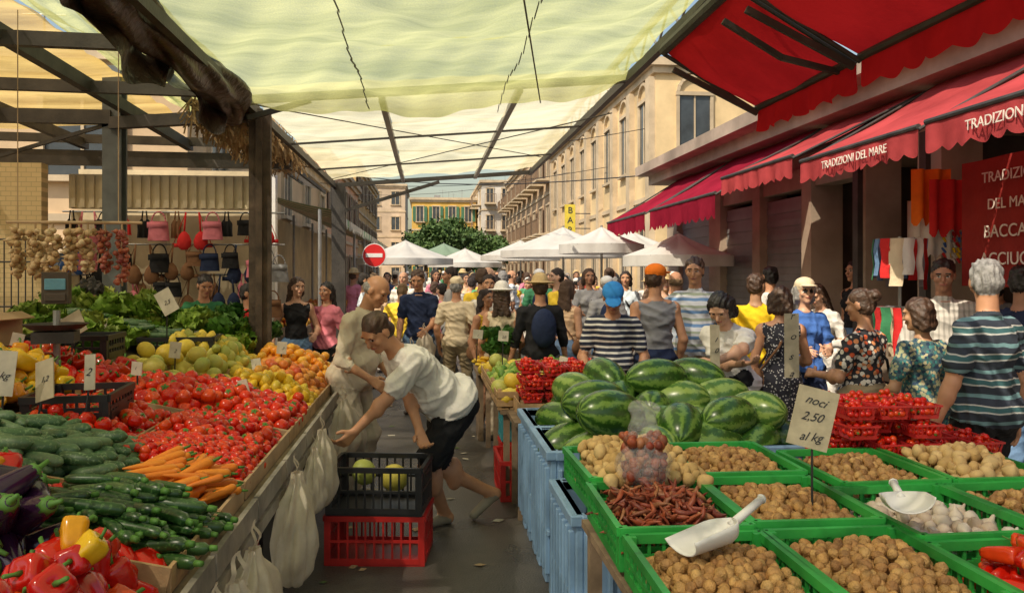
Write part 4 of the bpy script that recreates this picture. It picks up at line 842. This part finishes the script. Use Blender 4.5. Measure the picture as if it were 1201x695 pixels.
for i in range(2600):
    y=U(6.8,9.8); x=-1.75+U(-.22,.3); z=3.08+U(-.08,.12); d=np.array([U(-.1,.1),U(-.12,.12),-U(.03,.2)]); p0=np.array([x,y,z]); w=np.array([.006,.004,0]); o_=len(V); V+=[p0-w,p0+w,p0+d+w,p0+d-w]; Q.append((o_,o_+1,o_+2,o_+3))
qmesh('reed_thatch',V,Q,None,[mat('reed',(.34,.22,.1),.9,.4,3)],False)
# kiosk
M_cream=mat('cream_wall',(.76,.64,.42),.85,.12,2,.3,25,grime=.3); M_cpanel=mat('cream_panel',(.7,.6,.4),.6,.15,3,.1,grime=.3)
def brick(name,c1,c2,mort,scale=5):
    m,nt,b=newmat(name); tc=nd(nt,'ShaderNodeTexCoord').outputs['Object']; mp=nd(nt,'ShaderNodeMapping'); mp.inputs['Rotation'].default_value=(math.pi/2,0,0); nt.links.new(tc,mp.inputs[0])
    br=nd(nt,'ShaderNodeTexBrick'); br.inputs['Color1'].default_value=c4(c1); br.inputs['Color2'].default_value=c4(c2); br.inputs['Mortar'].default_value=c4(mort); br.inputs['Scale'].default_value=scale; br.inputs['Mortar Size'].default_value=.015
    nt.links.new(mp.outputs[0],br.inputs[0]); nt.links.new(br.outputs[0],b.inputs['Base Color']); b.inputs['Roughness'].default_value=.9; addbump(nt,b,br.outputs['Fac'],-.4,.01); return m
e=empty('market_kiosk',(-4,9.8,0))
b=MB(); b.b2(0,2.1,-.05,.1,0,2.9); b.build('back_wall',M_cream,e)
b=MB()
b.b2(.05,2.0,-.42,-.3,2.42,2.8)
for i in range(20): b.box((.1+i*.1,-.43,2.61),(.05,.03,.36))
b.build('shutter_box',M_cpanel,e)
b=MB(); 
for x in(.1,1.05,2.03): b.box((x,-.34,1.2),(.08,.1,2.4))
b.build('frame_posts',M_cpanel,e)
b=MB(); b.b2(-4.2,0.0,-.95,-.8,0,2.85); b.build('brick_partition',brick('painted_brick',(.74,.57,.3),(.68,.52,.27),(.48,.38,.2)),e)
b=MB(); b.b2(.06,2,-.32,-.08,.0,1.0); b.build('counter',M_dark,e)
b=MB()
for z in(2.38,2.02,1.68): b.tube((.0,-.46,z),(2.4,-.46,z),.01)
b.build('hanging_rail',M_galv,e)
cols=[c_black,c_black,c_navy,c_black,c_black,c_pink,c_blue,c_white,c_black,c_brown,c_red]
def bra(c,m,s=1):
    b=MB()
    for q in(-1,1):
        cx=q*.07*s
        b.grid(lambda a,t:(cx+math.cos(a*6.283)*.062*s*math.sin(t*1.57)*(1-.25*math.sin(a*6.283)),-.035*s*math.cos(t*1.57),-.25*s+math.sin(a*6.283)*.085*s*math.sin(t*1.57)),10,4)
        b.beam((cx,0,-.18*s),(cx*.8,0,0),.016*s,.004); b.box((q*.14*s,.0,-.29*s),(.06*s,.006,.035*s)); b.beam((q*.16*s,0,-.28*s),(cx*.8,.01,0),.014*s,.004)
    return b.build('hanging_bra',m,loc=c,smooth=True)
def garment(c,m,w,l):
    b=MB(); ph=U(0,6)
    b.grid(lambda a,t:((a-.5)*w*(.45+.55*min(1,t*4)-.12*math.sin(t*3)),.02*math.sin(a*17+ph)*t,-l*t-.04*(abs(a-.5)<.2)*(t<.05)),14,10)
    for q in(-1,1): b.beam((q*w*.16,0,0),(q*w*.1,0,.09),.015,.004)
    return b.build('hanging_garment',m,loc=c,smooth=True)
def handbag(c,m,s=1):
    b=MB(); b.grid(lambda a,t:(math.cos(a*6.283)*(.11-.02*t)*(abs(math.cos(a*6.283))**-.3 if abs(math.cos(a*6.283))>.3 else 1.4),math.sin(a*6.283)*.05,-.3+.2*t),20,3); b.poly([(-.13,0,-.3),(0,-.05,-.3),(.13,0,-.3),(0,.05,-.3)]) 
    b.b2(-.1,.1,-.054,-.048,-.17,-.11)
    for i in range(10):
        t0,t1=math.pi*i/10,math.pi*(i+1)/10; b.tube((math.cos(t0)*.07,0,-.11+math.sin(t0)*.11),(math.cos(t1)*.07,0,-.11+math.sin(t1)*.11),.008,seg=5)
    o=b.build('handbag',m,loc=c,smooth=True); o.scale=(s,s,s); return o
for r_,z in enumerate((2.38,2.02,1.68)):
    for i in range(12):
        x=-3.88+i*.185+U(-.03,.03)
        k=random.random()
        if k<.4: bra((x,9.3+U(-.02,.02),z),random.choice(cols),U(.95,1.35))
        elif k<.6: garment((x,9.3,z-.08),random.choice(cols),U(.13,.2),U(.18,.28))
        elif k<.97: handbag((x,9.28,z),random.choice(cols),U(.75,1.15))
for x,z,m in((-1.9,1.95,c_pink),(-1.65,1.9,c_grey),(-1.72,1.5,c_brown)): handbag((x,9.25,z),m)
# left row of stalls behind canopy
e=empty('market_stall_row',(0,0,0))
b=MB(); b.b2(-3.4,-1.95,10.4,10.5,0,2.9,0); b.b2(-3.4,-3.3,10.5,33,0,2.9,0); b.b2(-2.0,-1.9,10.4,10.55,0,2.95,1); b.build('walls',[M_cream,M_white],e)
b=MB()
for y in np.arange(13.5,32,3.2): b.tube((-1.75,y,0),(-1.75,y,2.75),.03); b.tube((-3.2,y,0),(-3.2,y,3.1),.03)
b.build('poles',M_galv,e)
aw=stripes('green_cream_awning',[(0,(.66,.62,.48)),(.5,(.25,.38,.2))],1.2,'Y')
b=MB()
for k,y in enumerate(np.arange(13.5,32,3.2)): 
    b.grid(lambda a,t:(-3.3+1.75*a,y+3.1*t,3.25-.5*a-.06*math.sin(math.pi*a)),8,4,k%2); b.grid(lambda a,t:(-1.55,y+3.1*t,2.75-.2*a*(.8+.2*math.sin(t*40))),2,40,k%2)
b.build('awning_sheets',[aw,C_('cream_awning',(.66,.6,.46))],e)
b=MB(); b.b2(-3.2,-2.0,13.5,32,.0,.8); b.build('counters',M_wood2,e)
heap('stall_produce',[peach,lemon],[P_pea,P_green],patch(-3.1,-2.05,13.6,31,lambda x,y:.85,.13,2),lambda:rotz(full=True),sc=(1.4,1.9),parent=e)
# garlic braids
e=empty('garlic_braids',(-2.02,4.85,0)); P=[];P2=[]
b=MB(); b.tube((-.36,0,1.99),(.38,0,1.99),.009); 
for x in(-.3,.25): b.tube((x,0,1.99),(x,0,3.2),.003)
for i in range(7):
    x=-.3+i*.095; n=int(U(7,10))
    for j in range(n):
        for k in range(6): (P if i<5 else P2).append((x+U(-.036,.036)*(1-.3*j/n),U(-.04,.04),1.93-j*.034+U(-.014,.014)))
    b.tube((x,0,1.99),(x,0,1.93-n*.034),.006)
b.build('rail_and_cords',M_card,e); heap('garlic',garlic,[P_bra],P,lambda:rotz(full=True),sc=(.5,.78),parent=e); heap('shallots',garlic,[P_shal],P2,lambda:rotz(full=True),sc=(.45,.65),parent=e)
q=at(66,4.3); e=empty('market_scale',(q[0],q[1],0),.25)
b=MB(); b.tube((0,0,.8),(0,0,1.5),.018); b.build('pole',M_galv,e)
b=MB(); b.box((0,0,1.62),(.13,.09,.17)); b.box((0,-.048,1.64),(.1,.006,.06),1); b.box((0,-.05,1.57),(.1,.01,.04),2); b.build('display_head',[M_dark,mat('lcd',(.12,.3,.4),.2),M_dark],e,bevel=.006)
b=MB(); b.lathe((.0,-.02,1.4),[(.001,0),(.12,0),(.16,.03),(.155,.03),(.118,.006),(.001,.006)],20); b.box((0,-.02,1.36),(.2,.2,.06)); b.build('pan_and_body',M_steel,e)
b=MB()
for i in range(10): b.tube((-4.05+i*.06,7.6,1.0),(-4.05+i*.06,7.6,2.0),.006,seg=5)
for z in(1.0,1.4,1.8,2.0): b.tube((-4.08,7.6,z),(-3.45,7.6,z),.008,seg=5)
b.build('wire_rack',M_steel)
# ---------------------------------------------------------------- RIGHT SHOPS
M_plast=mat('plaster_beige',(.46,.36,.27),.85,.2,1.5,.25,20,grime=.35); M_fascia=mat('fascia_concrete',(.42,.33,.26),.8,.3,1.5,.2,20,grime=.4); M_shut=mat('shutter_grey',(.2,.2,.2),.5,.15,3,.1)
e=empty('market_shop_building',(4.6,0,0))
b=MB()
b.b2(.12,6,-2,15,3.0,3.55,0); b.b2(-.6,6,-2,15.1,3.55,3.72,1); b.b2(-.35,.12,-2,15.05,3.38,3.55,1)
for (y0,y1) in [(-2,3.2),(6.75,7.1),(8.0,8.2),(9.2,9.45),(10.7,10.95),(12.2,12.7),(14.4,15)]: b.b2(0,.4,y0,y1,.12,3.0,0)
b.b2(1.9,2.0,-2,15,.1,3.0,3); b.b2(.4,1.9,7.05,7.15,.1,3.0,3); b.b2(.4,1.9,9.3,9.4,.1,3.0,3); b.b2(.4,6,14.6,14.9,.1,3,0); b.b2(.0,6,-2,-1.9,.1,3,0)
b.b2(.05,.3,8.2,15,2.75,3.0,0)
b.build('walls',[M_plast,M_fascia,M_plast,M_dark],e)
b=MB(); 
for (y0,y1) in [(9.45,10.7),(10.95,12.2),(12.7,14.4)]:
    for i in range(28): b.box((.12+.012*(i%2),(y0+y1)/2,.2+i*.09),(.03,y1-y0,.088))
b.build('roller_shutters',M_shut,e)
b=MB()
for y0,y1 in((7.15,9.25),(3.2,6.7)):
    for z in(.7,1.1,1.5,1.9,2.3): b.b2(1.5,1.88,y0,y1,z,z+.02,0)
b.build('shelves',M_wood,e)
b=MB()
for y0,y1 in((7.15,9.25),(3.2,6.7)):
    for z in(.72,1.12,1.52,1.92,2.32):
        y=y0+.05
        while y<y1-.1: w=U(.05,.14); b.b2(1.5+U(0,.1),1.85,y,y+w*.9,z,z+U(.12,.3),random.randint(0,5)); y+=w
b.build('shelf_goods',[c_cream,c_red,c_khaki,c_orange,c_grey,c_green],e)
b=MB(); b.b2(-.05,.0,6.9,7.0,.12,3.0); b.b2(-.06,.0,8.05,8.15,.12,3.0); b.build('door_frames',M_steel,e)
R1=fabric_awning('red_awning_fabric',(.52,.018,.02),.5,.25); R2=fabric_awning('faded_red_awning',(.46,.07,.075),.3,.25); R3=fabric_awning('dark_red_awning',(.32,.02,.045),.35,.25)
M_let=mat('letter_paint',(.75,.66,.58),.7,.05)
def awning(y0,y1,xw,zw,xf,zf,m,val=.2,name='shop_awning',txt=None,sag=.04,arms=3):
    e=empty(name,(xf,(y0+y1)/2,0)); cy=(y0+y1)/2
    def W(x,y,z): return (x-xf,y-cy,z)
    b=MB(); b.grid(lambda a,t:W(xw+(xf-xw)*a,y0+(y1-y0)*t,zw+(zf-zw)*a-sag*math.sin(math.pi*a)+.012*math.sin(t*22)*math.sin(a*3)+.01*math.sin(t*9+a*6)),14,30)
    s=1 if xf>xw else -1
    sc=max(4,int((y1-y0)/.15))
    def scal(t): return .82+.18*abs(math.sin(math.pi*sc*t))
    b.grid(lambda a,t:W(xf+s*.004+.016*math.sin(t*31)*a+.01*math.sin(t*57)*a,y0+(y1-y0)*t,zf-a*val*scal(t)),3,sc*8)
    b.build('fabric',m,e,smooth=True)
    b=MB(); b.tube(W(xf,y0,zf),W(xf,y1,zf),.02); b.tube(W(xw,y0,zw),W(xw,y1,zw),.03)
    for y in [y0+.15,y1-.15,(y0+y1)/2][:arms]: 
        mx=(xw+xf)/2+.0; mz=(zw+zf)/2-.12; b.beam(W(xw,y,zw-.12),W(mx,y,mz),.025,.025); b.beam(W(mx,y,mz),W(xf,y,zf-.02),.025,.025)
    b.build('folding_arms',M_steel,e)
    b=MB(); b.tube(W(xf-s*.0,y0,zf-.02),W(xw,y0,zw-.02),.012); b.tube(W(xf,y1,zf-.02),W(xw,y1,zw-.02),.012); b.build('side_bars',M_steel,e)
    if txt: text('lettering',txt,.09,(-.03 if s<0 else .02,-.05,zf-val*.48),(math.pi/2,0,-math.pi/2),M_let,e)
    return e
awning(5.05,6.75,4.6,3.42,3.28,2.68,R2,.2,txt='TRADIZIONI DEL MARE'); awning(3.3,5.0,4.6,3.42,3.3,2.7,R2,.22,txt='TRADIZIONI DEL MARE'); awning(1.5,3.25,4.6,3.45,3.3,2.7,R2,.22)
awning(6.95,8.7,4.6,3.4,3.3,2.76,R2,.2); awning(8.9,11.6,4.6,3.42,3.3,2.62,R3,.3); awning(11.7,14.2,4.6,3.42,3.25,2.6,R3,.28)
awning(1.2,3.38,1.36,2.98,1.92,2.66,R1,.15,name='stall_awning',sag=.02,arms=1); awning(3.42,4.5,1.36,2.98,1.92,2.66,R1,.15,name='stall_awning',sag=.02,arms=1)
b=MB(); b.tube((1.36,.5,3.0),(1.36,4.5,3.0),.02); 
for y in(1.3,3.4,4.45): b.beam((1.4,y,2.86),(1.9,y,2.62),.02,.03); b.beam((1.62,y,3.28),(1.36,y,3.0),.02,.02)
b.build('stall_awning_frame',M_steel)
e=empty('shop_banner',(4.15,5.3,0)); b=MB(); b.grid(lambda a,t:(.02*math.sin(t*9),-.7+1.25*t,1.6+.95*a),6,16); b.build('banner_cloth',C_('banner_red',(.3,.03,.025)),e,smooth=True)
for i,(l,s_) in enumerate([('TRADIZIONI',.11),('DEL MARE',.11),('BACCALA',.13),('ACCIUGHE',.13)]): text('banner_lettering',l,s_,(-.04,-.05,2.4-i*.2),(math.pi/2,0,-math.pi/2),M_let,e)
for k,(b_,m,z0) in enumerate([(1085,c_white,1.95),(1102,c_white,1.9),(1092,c_orange,2.2),(1112,c_red,2.1)]):
    q=at(b_,7.0-.1*k); b=MB(); b.grid(lambda a,t:(-.16+.32*t,.03*math.sin(t*14+k),z0+.38-.45*a*(1+.08*math.sin(t*20))),8,20); b.build('hanging_tablecloth',m,smooth=True,loc=(q[0],q[1],0),rz=-A)
# rotating souvenir rack with hanging towels / scarves
q=at(1055,6.6); e=empty('souvenir_rack',(q[0],q[1],0)); b=MB(); b.tube((0,0,0),(0,0,2.0),.015)
for z in(1.42,1.98): b.tube((-.2,0,z),(.2,0,z),.006); b.tube((0,-.2,z),(0,.2,z),.006)
b.tube((0,0,.0),(0,0,.03),.2,.2,16); b.build('stand',M_galv,e)
b=MB()
for z,l in((1.98,.42),(1.42,.4)):
    for i in range(14):
        th=i/14*6.283; cx,cy=math.cos(th)*.2,math.sin(th)*.2; ln=l*U(.7,1.1); w=U(.03,.05); ph=U(0,6)
        b.grid(lambda a,t:(cx-math.sin(th)*(t-.5)*w*2+.008*math.sin(a*9+ph),cy+math.cos(th)*(t-.5)*w*2+.01*math.sin(t*6+ph),z-ln*a),6,3,random.randint(0,6))
b.build('scarves',[c_white,c_red,c_khaki,c_green,c_jean,c_cream,c_grey],e,smooth=True)
q=at(1140,6.9); b=MB(); 
for i in range(14):
    for j in range(6): b.tube((-.25+i*.04,U(-.02,.02),2.05-j*.045),(-.25+i*.04+.01,-.02,2.01-j*.045),.013,.008,6,random.randint(0,3))
b.tube((-.3,0,2.1),(.32,0,2.1),.01); b.build('souvenir_rail',[c_white,c_yel,c_red,c_blue],loc=(q[0],q[1],0),rz=-A)
# ---------------------------------------------------------------- parasols, sign
def parasol(b_,d,R,z,m):
    q=at(b_,d); e=empty('market_parasol',(q[0],q[1],0)); b=MB(); n=8; dr=.34*R
    def fn(a,t):
        th=a*2*math.pi; k=abs(math.cos(th*n/2)); rr=R*t*(1-.06*(1-k)); return (rr*math.cos(th),rr*math.sin(th),z-dr*t-.05*math.sin(math.pi*t)*(1-k)+.06*(1-t)**3)
    b.grid(fn,48,8); b.grid(lambda a,t:(R*(1-.06*(1-abs(math.cos(a*math.pi*n))))*math.cos(a*2*math.pi),R*(1-.06*(1-abs(math.cos(a*math.pi*n))))*math.sin(a*2*math.pi),z-dr-.16*t),96,1); b.build('canopy',m,e,smooth=True)
    b=MB(); b.tube((0,0,0),(0,0,z+.08),.022)
    for i in range(n): th=2*math.pi*i/n; b.tube((0,0,z-.02),(R*math.cos(th),R*math.sin(th),z-dr-.01),.008,seg=5)
    b.lathe((0,0,0),[(.25,0),(.25,.06),(.05,.12),(.05,.2)],12); b.build('pole_and_ribs',M_galv,e)
PW=netmat('parasol_canvas',(.72,.7,.66),(.6,.57,.52),0,1,40,.3,False); PG=netmat('parasol_green',(.3,.4,.3),(.25,.35,.25),0,1,40,.3,False)
parasol(660,18.5,1.45,2.7,PW); parasol(705,14,.75,2.45,PW); parasol(795,12.2,.85,2.25,PW); parasol(475,21,1.25,2.5,PW); parasol(545,28,1.3,2.5,PW); parasol(520,34,1.4,2.9,PG); parasol(610,26,1.3,2.7,PW); parasol(740,24,1.4,2.9,PW)
q=at(439,15.5); e=empty('no_entry_sign',(q[0],q[1],0),A*-1)
b=MB(); b.tube((0,0,0),(0,0,2.3),.025); b.build('pole',M_galv,e)
b=MB(); b.tube((0,-.04,2.04),(0,-.06,2.04),.23,.23,32,1); b.tube((0,-.061,2.04),(0,-.064,2.04),.215,.215,32,0); b.box((0,-.068,2.04),(.32,.006,.075),1); b.build('disc',[mat('sign_red',(.6,.02,.02),.35,.05),M_white],e)
# ---------------------------------------------------------------- background buildings
M_win=mat('window_glass',(.05,.06,.07),.15,.3,2); M_shutg=mat('window_shutter',(.2,.13,.08),.7,.2); M_trim=mat('stone_trim',(.58,.46,.31),.8,.12,2,.2,20,grime=.3)
def building(name,x0,x1,y0,y1,h,wm,storeys,faces='WS',balc=False,arch=False,nW=6,nS=3,shm=None):
    e=empty(name,((x0+x1)/2,(y0+y1)/2,0)); cx,cy=e.location.x,e.location.y
    b=MB(); b.b2(x0-cx,x1-cx,y0-cy,y1-cy,0,h,0); b.build('walls',wm,e)
    b=MB(); b.b2(x0-cx-.25,x1-cx+.25,y0-cy-.25,y1-cy+.25,h,h+.25,0); b.b2(x0-cx-.12,x1-cx+.12,y0-cy-.12,y1-cy+.12,h-.22,h-.001,0); 
    for k in range(1,storeys): z=h*k/storeys; b.b2(x0-cx-.06,x1-cx+.06,y0-cy-.06,y1-cy+.06,z-.08,z+.08,0)
    b.build('cornices',M_trim,e)
    b=MB()
    for k in range(5): ax_,ay_=U(x0-cx+1,x1-cx-1),U(y0-cy+1,y1-cy-1); b.tube((ax_,ay_,h+.2),(ax_,ay_,h+1.6),.02); b.tube((ax_-.4,ay_,h+1.5),(ax_+.4,ay_,h+1.5),.012); 
    b.b2(-1,-.3,-.5,.2,h+.2,h+1.0,0); b.build('roof_aerials',M_galv,e)
    b=MB(); sh=h/storeys
    def opening(px,py,nx,ny,z,w,hh,ar):
        tx,ty=-ny,nx
        def bx(t0,t1,z0,z1,n0,n1,m):
            xs=[px+tx*t+nx*n for t in(t0,t1) for n in(n0,n1)]; ys=[py+ty*t+ny*n for t in(t0,t1) for n in(n0,n1)]
            b.b2(min(xs),max(xs),min(ys),max(ys),z0,z1,m)
        bx(-w/2,w/2,z,z+hh,-.05,.02,0); bx(-w/2-.1,-w/2,z-.05,z+hh+.1,0,.08,2); bx(w/2,w/2+.1,z-.05,z+hh+.1,0,.08,2); bx(-w/2-.12,w/2+.12,z+hh,z+hh+.12,0,.1,2); bx(-w/2-.15,w/2+.15,z-.12,z-.02,0,.16,2); bx(-.025,.025,z,z+hh,.021,.05,2)
        if ar:
            for i in range(9):
                a0=math.pi*i/9; a1=math.pi*(i+1)/9
                b.beam((px+tx*math.cos(a0)*(w/2+.05)+nx*.05,py+ty*math.cos(a0)*(w/2+.05)+ny*.05,z+hh+.12+math.sin(a0)*w/2),(px+tx*math.cos(a1)*(w/2+.05)+nx*.05,py+ty*math.cos(a1)*(w/2+.05)+ny*.05,z+hh+.12+math.sin(a1)*w/2),.1,.1,2)
        elif shm:
            bx(-w/2-.1-w*.45,-w/2-.105,z,z+hh,.082,.11,1); bx(w/2+.105,w/2+.1+w*.45,z,z+hh,.082,.11,1)
        if balc: 
            bx(-w*.9,w*.9,z-.25,z-.13,.0,.9,2); bx(-w*.9,w*.9,z+.7,z+.75,.86,.9,1)
            for i in range(9): t=-w*.9+i*w*1.8/8; bx(t,t+.03,z-.13,z+.7,.86,.89,1)
    for k in range(storeys):
        z=k*sh+sh*.28; hh=sh*.5
        if 'W' in faces:
            for i in range(nW): opening(x0-cx,y0-cy+(i+.5)*(y1-y0)/nW,-1,0,z,min(1.2,(y1-y0)/nW*.4),hh,arch and k==storeys-1)
        if 'E' in faces:
            for i in range(nW): opening(x1-cx,y0-cy+(i+.5)*(y1-y0)/nW,1,0,z,min(1.2,(y1-y0)/nW*.4),hh,False)
        if 'S' in faces:
            for i in range(nS): opening(x0-cx+(i+.5)*(x1-x0)/nS,y0-cy,0,-1,z,min(1.2,(x1-x0)/nS*.4),hh,arch and k==storeys-1)
    b.build('windows',[M_win,shm or M_shutg,M_trim],e)
    return e
W_=lambda n,c:mat(n,c,.85,.16,.8,.2,12,grime=.25)
e=building('cream_palazzo',7.3,20,25,46,8.3,W_('cream_plaster',(.72,.54,.3)),2,arch=True,nW=8,nS=5)
b=MB()
for i in range(9): b.box((7.3-e.location.x-.1,25-e.location.y+.3+i*20.4/8,4),(.2,.5,8.0))
b.build('pilasters',M_trim,e)
building('balcony_apartments',7.6,20,48,76,10,W_('brown_plaster',(.52,.36,.22)),3,balc=True,nW=9,nS=4,shm=M_shutg)
building('yellow_house',-1.5,5.2,84,95,9.3,W_('yellow_plaster',(.75,.46,.1)),3,'S',nS=4,shm=mat('green_shutter',(.05,.15,.08),.6))
building('white_apartments',5.4,10,78,95,10.5,W_('white_plaster',(.66,.61,.54)),4,'SW',balc=True,nS=3,nW=4)
building('pink_house',-12,-4.2,34,50,6.6,W_('pink_plaster',(.7,.42,.26)),2,'ES',nW=5,nS=3,shm=M_shutg)
building('ochre_house',-14,-4.4,51,72,8.6,W_('ochre_plaster',(.64,.42,.18)),3,'ES',nW=6,nS=3,shm=M_shutg)
building('tan_house',-14,-4.0,14,33,5.2,W_('tan_plaster',(.64,.46,.28)),2,'ES',nW=5,nS=3)
building('grey_apartments',12.5,26,8.0,22,8.5,W_('grey_plaster',(.5,.46,.4)),3,'WS',nW=4,nS=4,shm=mat('green_shutter2',(.06,.16,.1),.6))
building('far_apartments',-14,-2.5,96,110,12,W_('far_plaster',(.56,.44,.32)),4,'S',nS=5)
e=empty('shop_sign',at(668,27)+(0,)); b=MB(); b.box((0,0,3.45),(.35,.08,1.1)); b.box((.4,0,3.7),(.6,.03,.03),1); b.box((.4,0,3.2),(.6,.03,.03),1); b.build('panel',[mat('yellow_sign',(.65,.5,.05),.5),M_steel],e)
for i,ch in enumerate('BAR'): text('letter',ch,.3,(0,-.05,3.8-i*.33),(math.pi/2,0,0),M_ink,e)
def tree(name,x,y,h,R,n=6000):
    e=empty(name,(x,y,0)); b=MB(); b.tube((0,0,0),(.1,0,h*.5),.22,.14); 
    cl=[]
    for i in range(12):
        a=i*2.4; rr=R*U(.2,.9); p=(rr*math.cos(a),rr*math.sin(a),h*U(.5,.95)); b.tube((.1,0,h*U(.35,.5)),p,.08,.03,6); cl.append(p)
    b.build('trunk_and_limbs',M_wood2,e)
    c=np.array(cl)[rng.integers(0,12,n)]; P=c+rng.normal(size=(n,3))*R*.2*np.array([1,1,.7]); s=.09
    a=rng.normal(size=(n,3))*s; d=rng.normal(size=(n,3))*s
    V=np.stack([P-a,P-d,P+a,P+d],1).reshape(-1,3); Q=np.arange(4*n).reshape(-1,4)
    qmesh('foliage',V,Q,None,[M_leaf],False,{'rnd':('FLOAT',np.repeat(rng.random(n),4)),'lp':('FLOAT_VECTOR',V)},e)
M_leaf=pmat('tree_leaf',[(.04,.09,.02),(.07,.14,.03),(.12,.19,.05)],.7,0)
for b_,d,h,R in((515,62,5.6,2.0),(548,66,5.0,2.0),(572,58,4.2,1.6),(530,75,6.0,2.2),(498,70,5.8,2.0)): q=at(b_,d); tree('tree',q[0],q[1],h,R)
b=MB()
for (p0,p1) in [((-4,30,5.0),(7.3,32,6.0)),((-4,20,4.8),(7.3,26,6.5)),((-4.2,45,6.0),(7.3,40,6.8)),((-4,24,4.9),(4.7,14.8,3.6))]:
    for i in range(10):
        f=lambda t:tuple(p0[k]+(p1[k]-p0[k])*t-(.4*math.sin(math.pi*t) if k==2 else 0) for k in range(3)); b.tube(f(i/10),f((i+1)/10),.012,seg=5)
b.build('overhead_wires',M_blackp)
# ---------------------------------------------------------------- light, sky, camera
w=bpy.data.worlds.new('World'); bpy.context.scene.world=w; w.use_nodes=True; nt=w.node_tree
sky=nd(nt,'ShaderNodeTexSky',sky_type='NISHITA'); sky.sun_disc=False; EL=math.radians(50); AZ=math.radians(226)
sky.sun_elevation=EL; sky.sun_rotation=AZ; sky.dust_density=3; sky.air_density=1.6; sky.ozone_density=.4
bg=nt.nodes['Background']; bg.inputs[1].default_value=.15; nt.links.new(sky.outputs[0],bg.inputs[0])
l=bpy.data.lights.new('sun','SUN'); l.energy=5; l.angle=math.radians(.5); l.color=(1,.88,.69); lo=link(bpy.data.objects.new('sun',l)); 
dv=Vector((math.sin(AZ)*math.cos(EL),math.cos(AZ)*math.cos(EL),math.sin(EL))); lo.rotation_euler=dv.to_track_quat('Z','Y').to_euler(); lo.location=dv*50
cam=bpy.data.cameras.new('camera'); cam.sensor_width=36; cam.lens=36*940/1201; cam.shift_y=-27.5/1201; cam.clip_end=900; cam.clip_start=.05
co=link(bpy.data.objects.new('camera',cam)); co.location=(0,0,1.7); co.rotation_euler=(math.pi/2,0,-A); bpy.context.scene.camera=co
sc=bpy.context.scene; sc.view_settings.view_transform='Standard'; sc.view_settings.look='None'; sc.view_settings.exposure=0
print('OBJ',len(bpy.data.objects),'V',sum(len(m.vertices) for m in bpy.data.meshes))
